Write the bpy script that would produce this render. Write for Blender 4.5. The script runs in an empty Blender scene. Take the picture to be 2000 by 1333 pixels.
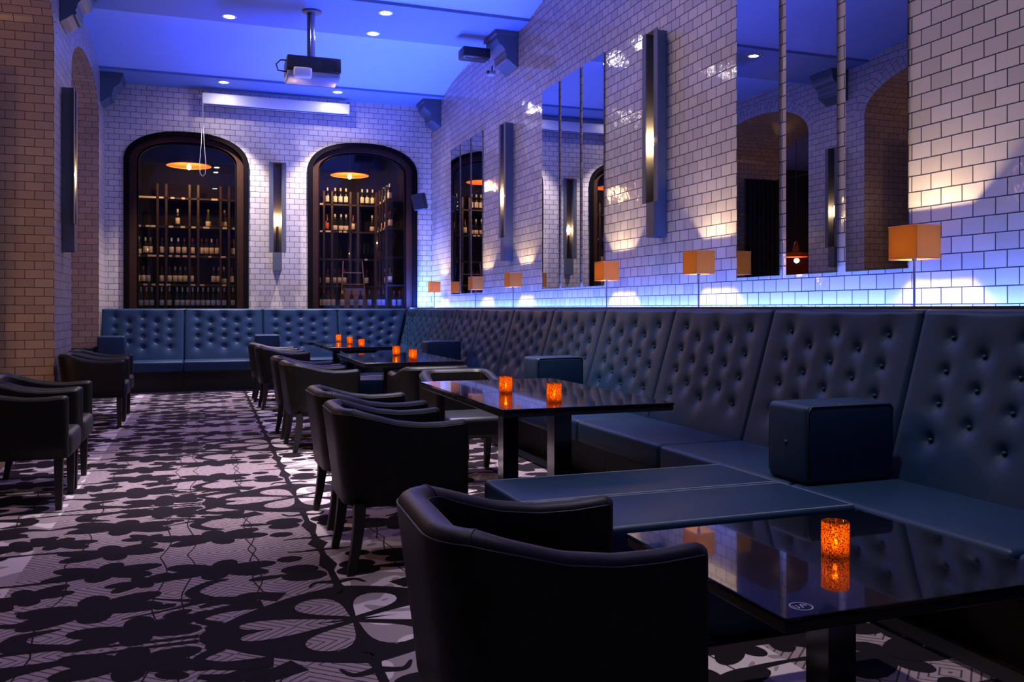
import bpy, bmesh, math, random
from math import pi, sin, cos, radians as R
from mathutils import Vector, Matrix
random.seed(7)
SC = bpy.context.scene
COL = SC.collection

# ------------------------------------------------------------------ dimensions (metres)
WX = 3.65      # right wall plane
LX = -1.42     # left wall plane
BY = 14.28     # back wall plane
FY = -3.0      # front wall, behind the camera
CZ = 4.62      # underside of the ceiling beams
BAY = 3.85
BEAMS = [10.19 - BAY * k for k in range(4)]   # 10.19, 6.34, 2.49, -1.36

# ------------------------------------------------------------------ helpers
def link(o, parent=None):
    COL.objects.link(o)
    if parent: o.parent = parent
    return o

def tag(o, label=None, cat=None, group=None, kind=None):
    if label: o['label'] = label
    if cat: o['category'] = cat
    if group: o['group'] = group
    if kind: o['kind'] = kind
    return o

def empty(name, loc=(0, 0, 0), rz=0.0, parent=None):
    o = bpy.data.objects.new(name, None)
    o.empty_display_size = .1
    o.location = loc; o.rotation_euler = (0, 0, rz)
    return link(o, parent)

class MB:
    """collects faces (with optional uv and material slot) into one mesh"""
    def __init__(s): s.v = []; s.f = []; s.uv = []; s.m = []
    def face(s, pts, uv=None, m=0):
        b = len(s.v); s.v += [tuple(p) for p in pts]
        s.f.append(tuple(range(b, b + len(pts)))); s.uv.append(uv); s.m.append(m)
    def grid(s, rows, close_u=False, close_v=False, m=0):
        b = len(s.v); nr = len(rows); nc = len(rows[0])
        for r in rows: s.v += [tuple(p) for p in r]
        for i in range(nr if close_v else nr - 1):
            for j in range(nc if close_u else nc - 1):
                a = b + i * nc + j; c = b + i * nc + (j + 1) % nc
                d = b + ((i + 1) % nr) * nc + (j + 1) % nc; e = b + ((i + 1) % nr) * nc + j
                s.f.append((a, c, d, e)); s.uv.append(None); s.m.append(m)
        return b
    def ngon(s, idx, m=0): s.f.append(tuple(idx)); s.uv.append(None); s.m.append(m)
    def box(s, c, d, m=0, rot=None):
        hx, hy, hz = d[0] / 2, d[1] / 2, d[2] / 2
        P = [Vector((x * hx, y * hy, z * hz)) for z in (-1, 1) for y in (-1, 1) for x in (-1, 1)]
        if rot is not None: P = [rot @ p for p in P]
        b = len(s.v); s.v += [tuple(p + Vector(c)) for p in P]
        for q in ((0, 2, 3, 1), (4, 5, 7, 6), (0, 1, 5, 4), (2, 6, 7, 3), (0, 4, 6, 2), (1, 3, 7, 5)):
            s.f.append(tuple(b + i for i in q)); s.uv.append(None); s.m.append(m)
    def tube(s, pts, r, n=8, m=0, caps=True, closed=False):
        pts = [Vector(p) for p in pts]; k = len(pts); rows = []
        rr = r if isinstance(r, (list, tuple)) else [r] * k
        up = None
        for i, p in enumerate(pts):
            if closed: t = pts[(i + 1) % k] - pts[i - 1]
            else: t = (pts[min(i + 1, k - 1)] - pts[max(i - 1, 0)])
            t.normalize()
            if up is None:
                up = Vector((0, 0, 1)) if abs(t.z) < .9 else Vector((1, 0, 0))
            a = t.cross(up); a.normalize(); u2 = a.cross(t); u2.normalize(); up = u2
            rows.append([p + (a * cos(2 * pi * j / n) + u2 * sin(2 * pi * j / n)) * rr[i] for j in range(n)])
        b = s.grid(rows, close_u=True, close_v=closed, m=m)
        if caps and not closed:
            s.ngon([b + j for j in range(n)][::-1], m); s.ngon([b + (k - 1) * n + j for j in range(n)], m)
    def lathe(s, prof, n=24, c=(0, 0, 0), m=0, cap0=True, cap1=True):
        rows = [[(c[0] + r * cos(2 * pi * j / n), c[1] + r * sin(2 * pi * j / n), c[2] + z) for j in range(n)] for r, z in prof]
        b = s.grid(rows, close_u=True, m=m)
        if cap0 and prof[0][0] > 1e-5: s.ngon([b + j for j in range(n)][::-1], m)
        if cap1 and prof[-1][0] > 1e-5: s.ngon([b + (len(prof) - 1) * n + j for j in range(n)], m)
    def mesh(s, name, mats, smooth=False, merge=False, angle=None):
        me = bpy.data.meshes.new(name)
        me.from_pydata(s.v, [], s.f)
        if not isinstance(mats, (list, tuple)): mats = [mats]
        for m in mats: me.materials.append(m)
        me.polygons.foreach_set('material_index', s.m)
        if any(u is not None for u in s.uv):
            ul = me.uv_layers.new(name='UVMap')
            for p, u in zip(me.polygons, s.uv):
                if u is None: continue
                for li, q in zip(p.loop_indices, u): ul.data[li].uv = q
        if merge or smooth:
            bm = bmesh.new(); bm.from_mesh(me)
            if merge: bmesh.ops.remove_doubles(bm, verts=bm.verts, dist=1e-5)
            bmesh.ops.recalc_face_normals(bm, faces=bm.faces)
            bm.to_mesh(me); bm.free()
        me.polygons.foreach_set('use_smooth', [bool(smooth)] * len(me.polygons))
        if smooth and angle:
            me.set_sharp_from_angle(angle=angle)
        me.update()
        return me
    def build(s, name, mats, parent=None, smooth=False, merge=False, loc=None, angle=None):
        o = bpy.data.objects.new(name, s.mesh(name, mats, smooth, merge, angle))
        if loc: o.location = loc
        return link(o, parent)

def bev(name, d, mat, parent=None, c=(0, 0, 0), r=.01, seg=3, rot=None, crown=0.0):
    """bevelled box, size d centred at c"""
    bm = bmesh.new(); bmesh.ops.create_cube(bm, size=1)
    for v in bm.verts: v.co = Vector((v.co.x * d[0], v.co.y * d[1], v.co.z * d[2]))
    r = min(r, min(d) * .49)
    bmesh.ops.bevel(bm, geom=bm.edges[:], offset=r, segments=seg, profile=.5, affect='EDGES')
    for v in bm.verts:
        if rot is not None: v.co = rot @ v.co
        v.co += Vector(c)
    me = bpy.data.meshes.new(name); bm.to_mesh(me); bm.free()
    me.materials.append(mat)
    me.polygons.foreach_set('use_smooth', [seg > 1] * len(me.polygons))
    if seg > 1: me.set_sharp_from_angle(angle=R(50))
    return link(bpy.data.objects.new(name, me), parent)

def kids(o): return [c for c in bpy.data.objects if c.parent == o]
KID = {}
def copy_tree(o, parent=None):
    c = o.copy(); COL.objects.link(c)
    if parent: c.parent = parent
    for ch in list(KID.get(o.name) or kids(o)):
        copy_tree(ch, c)
    return c

# ------------------------------------------------------------------ materials
def nt(name):
    m = bpy.data.materials.new(name); m.use_nodes = True
    t = m.node_tree; b = t.nodes['Principled BSDF']
    return m, t, b
def pm(name, col, rough=.5, metal=0.0, spec=.5, noise=0.0, nscale=40, bump=0.0, bscale=200, emit=None, es=0, coat=0):
    m, t, b = nt(name); N = t.nodes.new; L = t.links.new
    b.inputs['Base Color'].default_value = (*col, 1); b.inputs['Roughness'].default_value = rough
    b.inputs['Metallic'].default_value = metal; b.inputs['Specular IOR Level'].default_value = spec
    b.inputs['Coat Weight'].default_value = coat; b.inputs['Coat Roughness'].default_value = .1
    if emit: b.inputs['Emission Color'].default_value = (*emit, 1); b.inputs['Emission Strength'].default_value = es
    if noise or bump:
        tc = N('ShaderNodeTexCoord')
        if noise:
            n = N('ShaderNodeTexNoise'); n.inputs['Scale'].default_value = nscale; n.inputs['Detail'].default_value = 4
            L(tc.outputs['Object'], n.inputs['Vector'])
            mx = N('ShaderNodeMix'); mx.data_type = 'RGBA'
            mx.inputs['A'].default_value = (*[c * (1 - noise) for c in col], 1)
            mx.inputs['B'].default_value = (*[min(1, c * (1 + noise)) for c in col], 1)
            L(n.outputs['Fac'], mx.inputs['Factor']); L(mx.outputs['Result'], b.inputs['Base Color'])
        if bump:
            n2 = N('ShaderNodeTexNoise'); n2.inputs['Scale'].default_value = bscale; n2.inputs['Detail'].default_value = 3
            L(tc.outputs['Object'], n2.inputs['Vector'])
            bp = N('ShaderNodeBump'); bp.inputs['Strength'].default_value = bump; bp.inputs['Distance'].default_value = .002
            L(n2.outputs['Fac'], bp.inputs['Height']); L(bp.outputs['Normal'], b.inputs['Normal'])
    return m
def emis(name, col, s):
    m = bpy.data.materials.new(name); m.use_nodes = True; t = m.node_tree
    t.nodes.remove(t.nodes['Principled BSDF'])
    e = t.nodes.new('ShaderNodeEmission'); e.inputs['Color'].default_value = (*col, 1); e.inputs['Strength'].default_value = s
    t.links.new(e.outputs[0], t.nodes['Material Output'].inputs[0]); return m
def tile(name, bw, c1, c2, mortar, rough=.06, rh=.0875):
    m, t, b = nt(name); N = t.nodes.new; L = t.links.new
    tc = N('ShaderNodeTexCoord')
    nz = N('ShaderNodeTexNoise'); nz.inputs['Scale'].default_value = 3; nz.inputs['Detail'].default_value = 2
    L(tc.outputs['UV'], nz.inputs['Vector'])
    wob = N('ShaderNodeVectorMath'); wob.operation = 'MULTIPLY_ADD'; wob.inputs[1].default_value = (.006, .006, 0)
    L(nz.outputs['Color'], wob.inputs[0]); L(tc.outputs['UV'], wob.inputs[2])
    br = N('ShaderNodeTexBrick'); br.offset = .5; br.squash = 1
    br.inputs['Scale'].default_value = 1; br.inputs['Brick Width'].default_value = bw; br.inputs['Row Height'].default_value = rh
    br.inputs['Mortar Size'].default_value = .0036; br.inputs['Mortar Smooth'].default_value = .25
    br.inputs['Color1'].default_value = (*c1, 1); br.inputs['Color2'].default_value = (*c2, 1); br.inputs['Mortar'].default_value = (*mortar, 1)
    L(wob.outputs[0], br.inputs['Vector']); L(br.outputs['Color'], b.inputs['Base Color'])
    mr = N('ShaderNodeMapRange'); mr.inputs['To Min'].default_value = rough; mr.inputs['To Max'].default_value = .9
    L(br.outputs['Fac'], mr.inputs['Value']); L(mr.outputs[0], b.inputs['Roughness'])
    n2 = N('ShaderNodeTexNoise'); n2.inputs['Scale'].default_value = 11; n2.inputs['Detail'].default_value = 3
    L(tc.outputs['UV'], n2.inputs['Vector'])
    def ma(op, a, b_=None, c=None):
        n = N('ShaderNodeMath'); n.operation = op
        for i, q in enumerate((a, b_, c)):
            if q is None: continue
            if isinstance(q, (int, float)): n.inputs[i].default_value = q
            else: L(q, n.inputs[i])
        return n.outputs[0]
    # every tile is laid at its own slight tilt
    b2 = N('ShaderNodeTexBrick'); b2.offset = .5; b2.squash = 1
    for k, v in (('Scale', 1), ('Brick Width', bw), ('Row Height', rh), ('Mortar Size', 0), ('Color1', (0, 0, 0, 1)), ('Color2', (1, 1, 1, 1)), ('Mortar', (.5, .5, .5, 1))): b2.inputs[k].default_value = v
    L(wob.outputs[0], b2.inputs['Vector'])
    sp = N('ShaderNodeSeparateXYZ'); L(wob.outputs[0], sp.inputs[0])
    rv = ma('DIVIDE', sp.outputs['Y'], rh); fv = ma('FRACT', rv)
    fu = ma('FRACT', ma('ADD', ma('DIVIDE', sp.outputs['X'], bw), ma('MULTIPLY', ma('FLOORED_MODULO', ma('FLOOR', rv), 2.0), .5)))
    rnd = N('ShaderNodeSeparateColor'); L(b2.outputs['Color'], rnd.inputs[0])
    r1 = ma('SUBTRACT', rnd.outputs[0], .5); r2 = ma('SUBTRACT', ma('FRACT', ma('MULTIPLY', rnd.outputs[0], 37.7)), .5)
    tilt = ma('ADD', ma('MULTIPLY', r1, fu), ma('MULTIPLY', r2, fv))
    n3 = N('ShaderNodeTexNoise'); n3.inputs['Scale'].default_value = 42; n3.inputs['Detail'].default_value = 2
    L(tc.outputs['UV'], n3.inputs['Vector'])
    hsum = ma('ADD', ma('MULTIPLY', tilt, 1.1), ma('ADD', ma('MULTIPLY', n2.outputs['Fac'], .7), ma('MULTIPLY', n3.outputs['Fac'], .22)))
    sub = N('ShaderNodeMath'); sub.operation = 'SUBTRACT'
    L(hsum, sub.inputs[0]); L(br.outputs['Fac'], sub.inputs[1])
    bp = N('ShaderNodeBump'); bp.inputs['Strength'].default_value = .6; bp.inputs['Distance'].default_value = .0035
    L(sub.outputs[0], bp.inputs['Height']); L(bp.outputs['Normal'], b.inputs['Normal'])
    return m

M = {}
M['tile_right'] = tile('glazed_tile_right', .132, (.585, .50, .385), (.465, .40, .315), (.022, .019, .019))
M['tile_back'] = tile('glazed_tile_back', .152, (.64, .57, .53), (.54, .48, .46), (.045, .038, .038))
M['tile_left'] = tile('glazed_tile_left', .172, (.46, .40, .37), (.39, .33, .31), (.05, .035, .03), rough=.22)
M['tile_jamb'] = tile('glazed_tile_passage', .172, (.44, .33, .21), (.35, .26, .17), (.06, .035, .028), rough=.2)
M['plaster_blue_lit'] = pm('ceiling_paint_blue_lit', (.30, .42, .74), .75, noise=.03, nscale=3)  # white ceiling; part of its blue light is put into this colour
M['beam'] = pm('beam_paint_blue_lit', (.14, .22, .40), .7, noise=.03, nscale=3)  # grey-blue beams, with the blue light deepened in the colour
M['corbel'] = pm('corbel_paint', (.075, .10, .13), .5)
M['leather'] = pm('black_leather', (.0075, .007, .0065), .42, spec=.28, bump=.25, bscale=350)
M['leather_blue'] = pm('navy_leather', (.010, .031, .072), .42, spec=.22, bump=.2, bscale=300, noise=.1, nscale=6)
M['stitch'] = pm('pale_stitching', (.26, .29, .36), .6)
M['dark_stitch'] = pm('dark_piping', (.008, .008, .009), .4)
M['blackwood'] = pm('black_stained_wood', (.012, .010, .011), .45)
M['plinth'] = pm('black_plinth', (.006, .006, .008), .55)
M['board'] = pm('black_board', (.012, .010, .010), .6)
M['glass_black'] = pm('black_table_glass', (.003, .004, .008), .03, spec=.6, coat=.5)
M['table_edge'] = pm('table_edge_metal', (.02, .02, .022), .35, metal=.4)
M['chrome'] = pm('polished_steel', (.42, .42, .45), .14, metal=1)
M['pedestal'] = pm('dark_polished_steel', (.10, .10, .11), .16, metal=.9)
M['steel'] = pm('blued_steel', (.085, .092, .108), .5, metal=.35, noise=.15, nscale=8)
M['steel_dark'] = pm('sconce_inner_metal', (.09, .075, .065), .5, metal=.3)
M['frame_black'] = pm('black_frame_paint', (.004, .003, .003), .8, spec=.05)
M['frame_brown'] = pm('dark_brown_wood', (.040, .016, .009), .6, spec=.1, noise=.3, nscale=12)
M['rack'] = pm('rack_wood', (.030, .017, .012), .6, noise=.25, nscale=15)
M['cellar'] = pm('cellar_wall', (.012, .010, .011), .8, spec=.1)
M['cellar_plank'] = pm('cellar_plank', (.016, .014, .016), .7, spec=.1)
M['copper'] = pm('copper', (.80, .20, .05), .42, metal=.45)
M['bulb_warm'] = emis('warm_bulb', (1, .58, .22), 90)
M['bulb_sconce'] = emis('sconce_bulb', (1, .62, .28), 260)
M['bulb_lamp'] = emis('lamp_bulb', (1, .70, .38), 60)
M['flame'] = emis('candle_flame', (1, .50, .10), 45)
M['down'] = emis('downlight_lens', (1, .90, .90), 140)
M['led'] = emis('blue_led', (.12, .30, 1), 30)
M['white_metal'] = pm('white_casing', (.75, .75, .78), .4)
M['black_plastic'] = pm('black_plastic', (.010, .010, .012), .4)
M['grey_plastic'] = pm('pale_plastic', (.24, .25, .30), .3)
M['tag'] = pm('price_tag_card', (.72, .62, .42), .6)
M['bottle'] = pm('dark_bottle_glass', (.008, .012, .008), .08, spec=.6)
M['bottle_green'] = pm('green_bottle_glass', (.02, .04, .008), .08, spec=.6)
M['lab_cream'] = pm('cream_label', (.86, .70, .45), .6)
M['lab_white'] = pm('white_label', (.88, .83, .72), .6)
M['lab_blue'] = pm('pale_blue_label', (.42, .50, .66), .6)
M['lab_orange'] = pm('orange_label', (.70, .13, .03), .6)
M['cap_gold'] = pm('gold_foil', (.65, .48, .12), .35, metal=.8)
M['cap_silver'] = pm('silver_foil', (.45, .52, .62), .35, metal=.8)
M['cap_white'] = pm('white_foil', (.78, .74, .64), .5)
M['cap_red'] = pm('dark_red_foil', (.16, .015, .03), .4)
M['crate'] = pm('crate_wood', (.30, .19, .10), .7, noise=.25, nscale=14)
M['wax'] = pm('candle_wax', (.85, .70, .45), .6)
M['curtain'] = pm('black_curtain', (.006, .006, .007), .9)
M['red_wall'] = pm('red_paint', (.20, .030, .022), .6)
M['dark_wall'] = pm('dark_paint', (.03, .025, .04), .6)
M['wood_floor'] = pm('tan_wood_floor', (.22, .15, .09), .4, noise=.2, nscale=7)
M['strip'] = pm('carpet_edging', (.075, .07, .075), .8, noise=.4, nscale=120)
M['mark'] = pm('etched_mark', (.45, .45, .5), .4)
M['seat_leather'] = pm('charcoal_leather', (.016, .017, .019), .42, spec=.4, bump=.2, bscale=350)

def mirror_mat():
    m, t, b = nt('mirror_silver')
    b.inputs['Base Color'].default_value = (.40, .40, .43, 1); b.inputs['Metallic'].default_value = 1
    b.inputs['Roughness'].default_value = .004; return m
M['mirror'] = mirror_mat()

def pane_mat():
    m = bpy.data.materials.new('window_glass'); m.use_nodes = True; t = m.node_tree
    t.nodes.remove(t.nodes['Principled BSDF']); N = t.nodes.new; L = t.links.new
    tr = N('ShaderNodeBsdfTransparent'); tr.inputs[0].default_value = (.90, .92, .95, 1)
    gl = N('ShaderNodeBsdfGlossy'); gl.inputs['Roughness'].default_value = .01
    fr = N('ShaderNodeFresnel'); fr.inputs['IOR'].default_value = 1.5
    mx = N('ShaderNodeMixShader'); L(fr.outputs[0], mx.inputs[0]); L(tr.outputs[0], mx.inputs[1]); L(gl.outputs[0], mx.inputs[2])
    L(mx.outputs[0], t.nodes['Material Output'].inputs[0]); return m
M['pane'] = pane_mat()

def shade_mat():
    m = bpy.data.materials.new('amber_fabric'); m.use_nodes = True; t = m.node_tree
    t.nodes.remove(t.nodes['Principled BSDF']); N = t.nodes.new; L = t.links.new
    tc = N('ShaderNodeTexCoord'); w = N('ShaderNodeTexWave'); w.bands_direction = 'Z'; w.inputs['Scale'].default_value = 90
    w.inputs['Distortion'].default_value = 1.5; L(tc.outputs['Object'], w.inputs['Vector'])
    cr = N('ShaderNodeMix'); cr.data_type = 'RGBA'; cr.inputs['A'].default_value = (.40, .19, .012, 1); cr.inputs['B'].default_value = (.50, .25, .022, 1)
    L(w.outputs['Fac'], cr.inputs['Factor'])
    d = N('ShaderNodeBsdfDiffuse'); tl = N('ShaderNodeBsdfTranslucent'); gl = N('ShaderNodeBsdfGlossy'); gl.inputs['Roughness'].default_value = .35
    gl.inputs['Color'].default_value = (.8, .6, .45, 1)
    L(cr.outputs['Result'], d.inputs['Color']); L(cr.outputs['Result'], tl.inputs['Color'])
    a = N('ShaderNodeMixShader'); a.inputs[0].default_value = .5; L(d.outputs[0], a.inputs[1]); L(tl.outputs[0], a.inputs[2])
    c = N('ShaderNodeMixShader'); c.inputs[0].default_value = .08; L(a.outputs[0], c.inputs[1]); L(gl.outputs[0], c.inputs[2])
    L(c.outputs[0], t.nodes['Material Output'].inputs[0]); return m
M['shade'] = shade_mat()

def candle_glass():
    m = bpy.data.materials.new('amber_crackle_glass'); m.use_nodes = True; t = m.node_tree
    t.nodes.remove(t.nodes['Principled BSDF']); N = t.nodes.new; L = t.links.new
    tc = N('ShaderNodeTexCoord'); v = N('ShaderNodeTexNoise'); v.inputs['Scale'].default_value = 260; v.inputs['Detail'].default_value = 3
    L(tc.outputs['Object'], v.inputs['Vector'])
    ramp = N('ShaderNodeValToRGB'); e = ramp.color_ramp.elements
    e[0].position = .40; e[0].color = (.05, .006, 0, 1); e[1].position = .56; e[1].color = (1, .43, .06, 1)
    L(v.outputs['Fac'], ramp.inputs[0])
    tl = N('ShaderNodeBsdfTranslucent'); tr = N('ShaderNodeBsdfTransparent'); gl = N('ShaderNodeBsdfGlossy'); gl.inputs['Roughness'].default_value = .1
    L(ramp.outputs[0], tl.inputs[0]); L(ramp.outputs[0], tr.inputs[0]); gl.inputs[0].default_value = (.9, .7, .5, 1)
    a = N('ShaderNodeMixShader'); a.inputs[0].default_value = .55; L(tl.outputs[0], a.inputs[1]); L(tr.outputs[0], a.inputs[2])
    c = N('ShaderNodeMixShader'); c.inputs[0].default_value = .06; L(a.outputs[0], c.inputs[1]); L(gl.outputs[0], c.inputs[2])
    L(c.outputs[0], t.nodes['Material Output'].inputs[0]); return m
M['amber'] = candle_glass()

# carpet colours: bands of fine diamond line work alternate with pale swirl work
CX0, CXP = .54, 1.32       # mirror axis and half period across the room
CY0, CYP = 3.30, 1.135     # mirror axis and half period along the room
def carpet_mat():
    m, t, b = nt('carpet_ground'); N = t.nodes.new; L = t.links.new
    b.inputs['Roughness'].default_value = .95; b.inputs['Specular IOR Level'].default_value = .1
    tc = N('ShaderNodeTexCoord'); sx = N('ShaderNodeSeparateXYZ'); L(tc.outputs['Object'], sx.inputs[0])
    def ma(op, a, b_=None, c=None):
        n = N('ShaderNodeMath'); n.operation = op
        for i, q in enumerate((a, b_, c)):
            if q is None: continue
            if isinstance(q, (int, float)): n.inputs[i].default_value = q
            else: L(q, n.inputs[i])
        return n.outputs[0]
    X, Y = sx.outputs['X'], sx.outputs['Y']
    px = ma('PINGPONG', ma('SUBTRACT', X, CX0), .22); py = ma('PINGPONG', ma('SUBTRACT', Y, CY0), .1892)
    dsum = ma('ADD', ma('DIVIDE', px, .22), ma('DIVIDE', py, .1892))           # concentric diamonds
    fr = ma('FRACT', ma('MULTIPLY', dsum, 5.0))
    line = ma('LESS_THAN', fr, .22)
    band = ma('FLOOR', ma('DIVIDE', ma('SUBTRACT', X, CX0), CXP))
    odd = ma('PINGPONG', band, 1.0)                                           # 1 = line band (just left of the axis)
    nz = N('ShaderNodeTexNoise'); nz.inputs['Scale'].default_value = 3.2; nz.inputs['Detail'].default_value = 1; nz.inputs['Distortion'].default_value = 1.8
    L(tc.outputs['Object'], nz.inputs['Vector'])
    sw = ma('GREATER_THAN', nz.outputs['Fac'], .5)
    def mix(f, A, B):
        n = N('ShaderNodeMix'); n.data_type = 'RGBA'; L(f, n.inputs['Factor'])
        for k, q in (('A', A), ('B', B)):
            if isinstance(q, tuple): n.inputs[k].default_value = (*q, 1)
            else: L(q, n.inputs[k])
        return n.outputs['Result']
    cl = mix(line, (.34, .265, .30), (.085, .058, .07))
    cs = mix(sw, (.62, .54, .58), (.32, .26, .29))
    col = mix(odd, cs, cl)
    pile = N('ShaderNodeTexNoise'); pile.inputs['Scale'].default_value = 420; L(tc.outputs['Object'], pile.inputs['Vector'])
    pv = N('ShaderNodeMapRange'); pv.inputs['To Min'].default_value = .75; pv.inputs['To Max'].default_value = 1.25; L(pile.outputs['Fac'], pv.inputs['Value'])
    vm = N('ShaderNodeVectorMath'); vm.operation = 'SCALE'; L(col, vm.inputs[0]); L(pv.outputs[0], vm.inputs['Scale'])
    L(vm.outputs[0], b.inputs['Base Color'])
    return m
M['carpet'] = carpet_mat()
M['carpet_dark'] = pm('carpet_dark_wool', (.016, .0115, .017), .95, spec=.1, noise=.3, nscale=400)
M['carpet_pale'] = pm('carpet_pale_wool', (.54, .44, .46), .95, spec=.1, noise=.15, nscale=300)

# ------------------------------------------------------------------ setting
def arch_curve(sc, hw, spring, rise, n=28, e=2.0):
    out = []
    for i in range(n + 1):
        a = pi - pi * i / n
        c, s_ = cos(a), sin(a)
        out.append((sc + hw * math.copysign(abs(c) ** (2 / e), c), spring + rise * abs(s_) ** (2 / e)))
    return out

def arch_wall(mb, P, s0, s1, z0, z1, ops, ring=0.0, e=2.0):
    """wall in the plane P(s,z) with arched openings (centre, half width, spring, rise, sill)"""
    def q(a, b, c, d): mb.face([P(a, c), P(b, c), P(b, d), P(a, d)], [(a, c), (b, c), (b, d), (a, d)])
    cur = s0
    for (sc, hw, sp, ri, zb) in sorted(ops):
        L_, R_ = sc - hw - ring, sc + hw + ring
        q(cur, L_, z0, z1)
        if ring:
            q(L_, sc - hw, z0, sp); q(sc + hw, R_, z0, sp)
        if zb > z0: q(sc - hw, sc + hw, z0, zb)
        inn = arch_curve(sc, hw, sp, ri, e=e); out = arch_curve(sc, hw + ring, sp, ri + ring, e=e) if ring else inn
        al = 0
        for i in range(len(inn) - 1):
            a, b = inn[i], inn[i + 1]; c, d = out[i], out[i + 1]
            l = math.dist(a, b)
            if ring: mb.face([P(*a), P(*b), P(*d), P(*c)], [(0, al), (0, al + l), (ring, al + l), (ring, al)])
            al += l
            mb.face([P(*c), P(*d), P(d[0], z1), P(c[0], z1)], [c, d, (d[0], z1), (c[0], z1)])
        cur = R_
    q(cur, s1, z0, z1)

# right wall
mb = MB()
mb.face([(WX, FY, 0), (WX, BY, 0), (WX, BY, 4.9), (WX, FY, 4.9)], [(FY, 0), (BY, 0), (BY, 4.9), (FY, 4.9)])
tag(mb.build('wall_right', M['tile_right']), 'long right wall of glazed cream tiles lit blue along its foot', 'wall', kind='structure')
# back wall with two arched windows
WIN = [(-.252, .905, 3.45, .49, 1.12), (2.487, .905, 3.45, .49, 1.12)]
mb = MB()
arch_wall(mb, lambda s, z: (s, BY, z), LX - .4, WX, 0, 4.9, WIN, e=2.25)
for (sc, hw, sp, ri, zb) in WIN:     # tiled reveals
    c = [(sc - hw, zb)] + arch_curve(sc, hw, sp, ri, e=2.25) + [(sc + hw, zb)]
    for a, b in zip(c, c[1:] + c[:1]):
        mb.face([(a[0], BY, a[1]), (b[0], BY, b[1]), (b[0], BY + .3, b[1]), (a[0], BY + .3, a[1])], [(a[0], a[1]), (b[0], b[1]), (b[0] + .3, b[1]), (a[0] + .3, a[1])])
tag(mb.build('wall_back', M['tile_back']), 'white tiled back wall with two arched cellar windows', 'wall', kind='structure')
# left wall with arched passages, 1.5 m deep barrel vaults
ARCH = [(b + BAY / 2 + .045, 1.335, 3.90, .52, 0.0) for b in BEAMS]
mb = MB()
arch_wall(mb, lambda s, z: (LX, s, z), FY, BY, 0, 4.9, ARCH, ring=.2)
D = 1.5
for (sc, hw, sp, ri, zb) in ARCH:
    c = [(sc - hw, 0)] + arch_curve(sc, hw, sp, ri) + [(sc + hw, 0)]; al = 0
    for a, b in zip(c, c[1:]):
        l = math.dist(a, b)
        mb.face([(LX, a[0], a[1]), (LX, b[0], b[1]), (LX - D, b[0], b[1]), (LX - D, a[0], a[1])],
                [(0, al), (0, al + l), (-D, al + l), (-D, al)], m=1); al += l
arch_wall(mb, lambda s, z: (LX - D, s, z), FY, 19, 0, 4.9, ARCH, ring=0)
tag(mb.build('wall_left', [M['tile_left'], M['tile_jamb']]), 'left wall of brown lit tiles with a row of arched passages', 'wall', kind='structure')
mb = MB(); mb.face([(LX - D, FY, 0), (WX, FY, 0), (WX, FY, 4.9), (LX - D, FY, 4.9)], [(0, 0), (5, 0), (5, 4.9), (0, 4.9)])
tag(mb.build('wall_front', M['tile_back']), 'tiled end wall behind the camera', 'wall', kind='structure')
# ceiling of shallow vaults between flat beams
prof = []
edges = []
bs = sorted(BEAMS)
prof.append((FY - .2, CZ)); last = bs[0] + .62 if bs[0] - .62 < FY else None
spans = []
ys = [(b - .62, b + .62) for b in bs] + [(13.49, BY + .2)]
prof = [(FY - .2, CZ)]
for i, (a, b) in enumerate(ys):
    if i: 
        y0 = ys[i - 1][1]; y1 = a
        prof += [(y0, CZ), (y0, CZ + .035)]
        for k in range(1, 24):
            x = -1 + 2 * k / 24
            prof.append((y0 + (y1 - y0) * k / 24, CZ + .035 + .13 * (1 - x * x)))
        prof += [(y1, CZ + .035), (y1, CZ)]
prof.append((BY + .2, CZ))
mb = MB()
for a, b in zip(prof, prof[1:]):
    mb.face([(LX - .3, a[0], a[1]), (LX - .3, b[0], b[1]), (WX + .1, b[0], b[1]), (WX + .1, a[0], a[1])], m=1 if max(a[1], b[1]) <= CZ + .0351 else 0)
tag(mb.build('ceiling', [M['plaster_blue_lit'], M['beam']]), 'white ceiling of shallow vaults between flat beams, blue wash partly in the paint', 'ceiling', kind='structure')
mb = MB(); mb.face([(-9, FY, -.004), (WX, FY, -.004), (WX, 19, -.004), (-9, 19, -.004)])
tag(mb.build('floor', M['wood_floor']), 'tan wooden floor beyond the carpet edge', 'floor', kind='structure')
# the room beyond the arches
mb = MB()
mb.face([(-8.5, FY, 0), (-8.5, 19, 0), (-8.5, 19, 2.7), (-8.5, FY, 2.7)], m=0); mb.face([(-8.5, FY, 2.7), (-8.5, 19, 2.7), (-8.5, 19, 4.9), (-8.5, FY, 4.9)], m=1)
mb.face([(-8.5, 19, 0), (LX - D, 19, 0), (LX - D, 19, 2.7), (-8.5, 19, 2.7)], m=0); mb.face([(-8.5, 19, 2.7), (LX - D, 19, 2.7), (LX - D, 19, 4.9), (-8.5, 19, 4.9)], m=1)
mb.face([(-8.5, FY, 0), (LX - D, FY, 0), (LX - D, FY, 4.9), (-8.5, FY, 4.9)], m=1)
tag(mb.build('wall_far', [M['red_wall'], M['dark_wall']]), 'red and dark walls of the room beyond the arches', 'wall', kind='structure')
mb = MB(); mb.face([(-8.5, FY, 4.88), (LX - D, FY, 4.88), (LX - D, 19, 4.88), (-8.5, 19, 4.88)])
tag(mb.build('ceiling_side', M['plaster_blue_lit']), 'pale ceiling of the room beyond the arches', 'ceiling', kind='structure')

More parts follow.
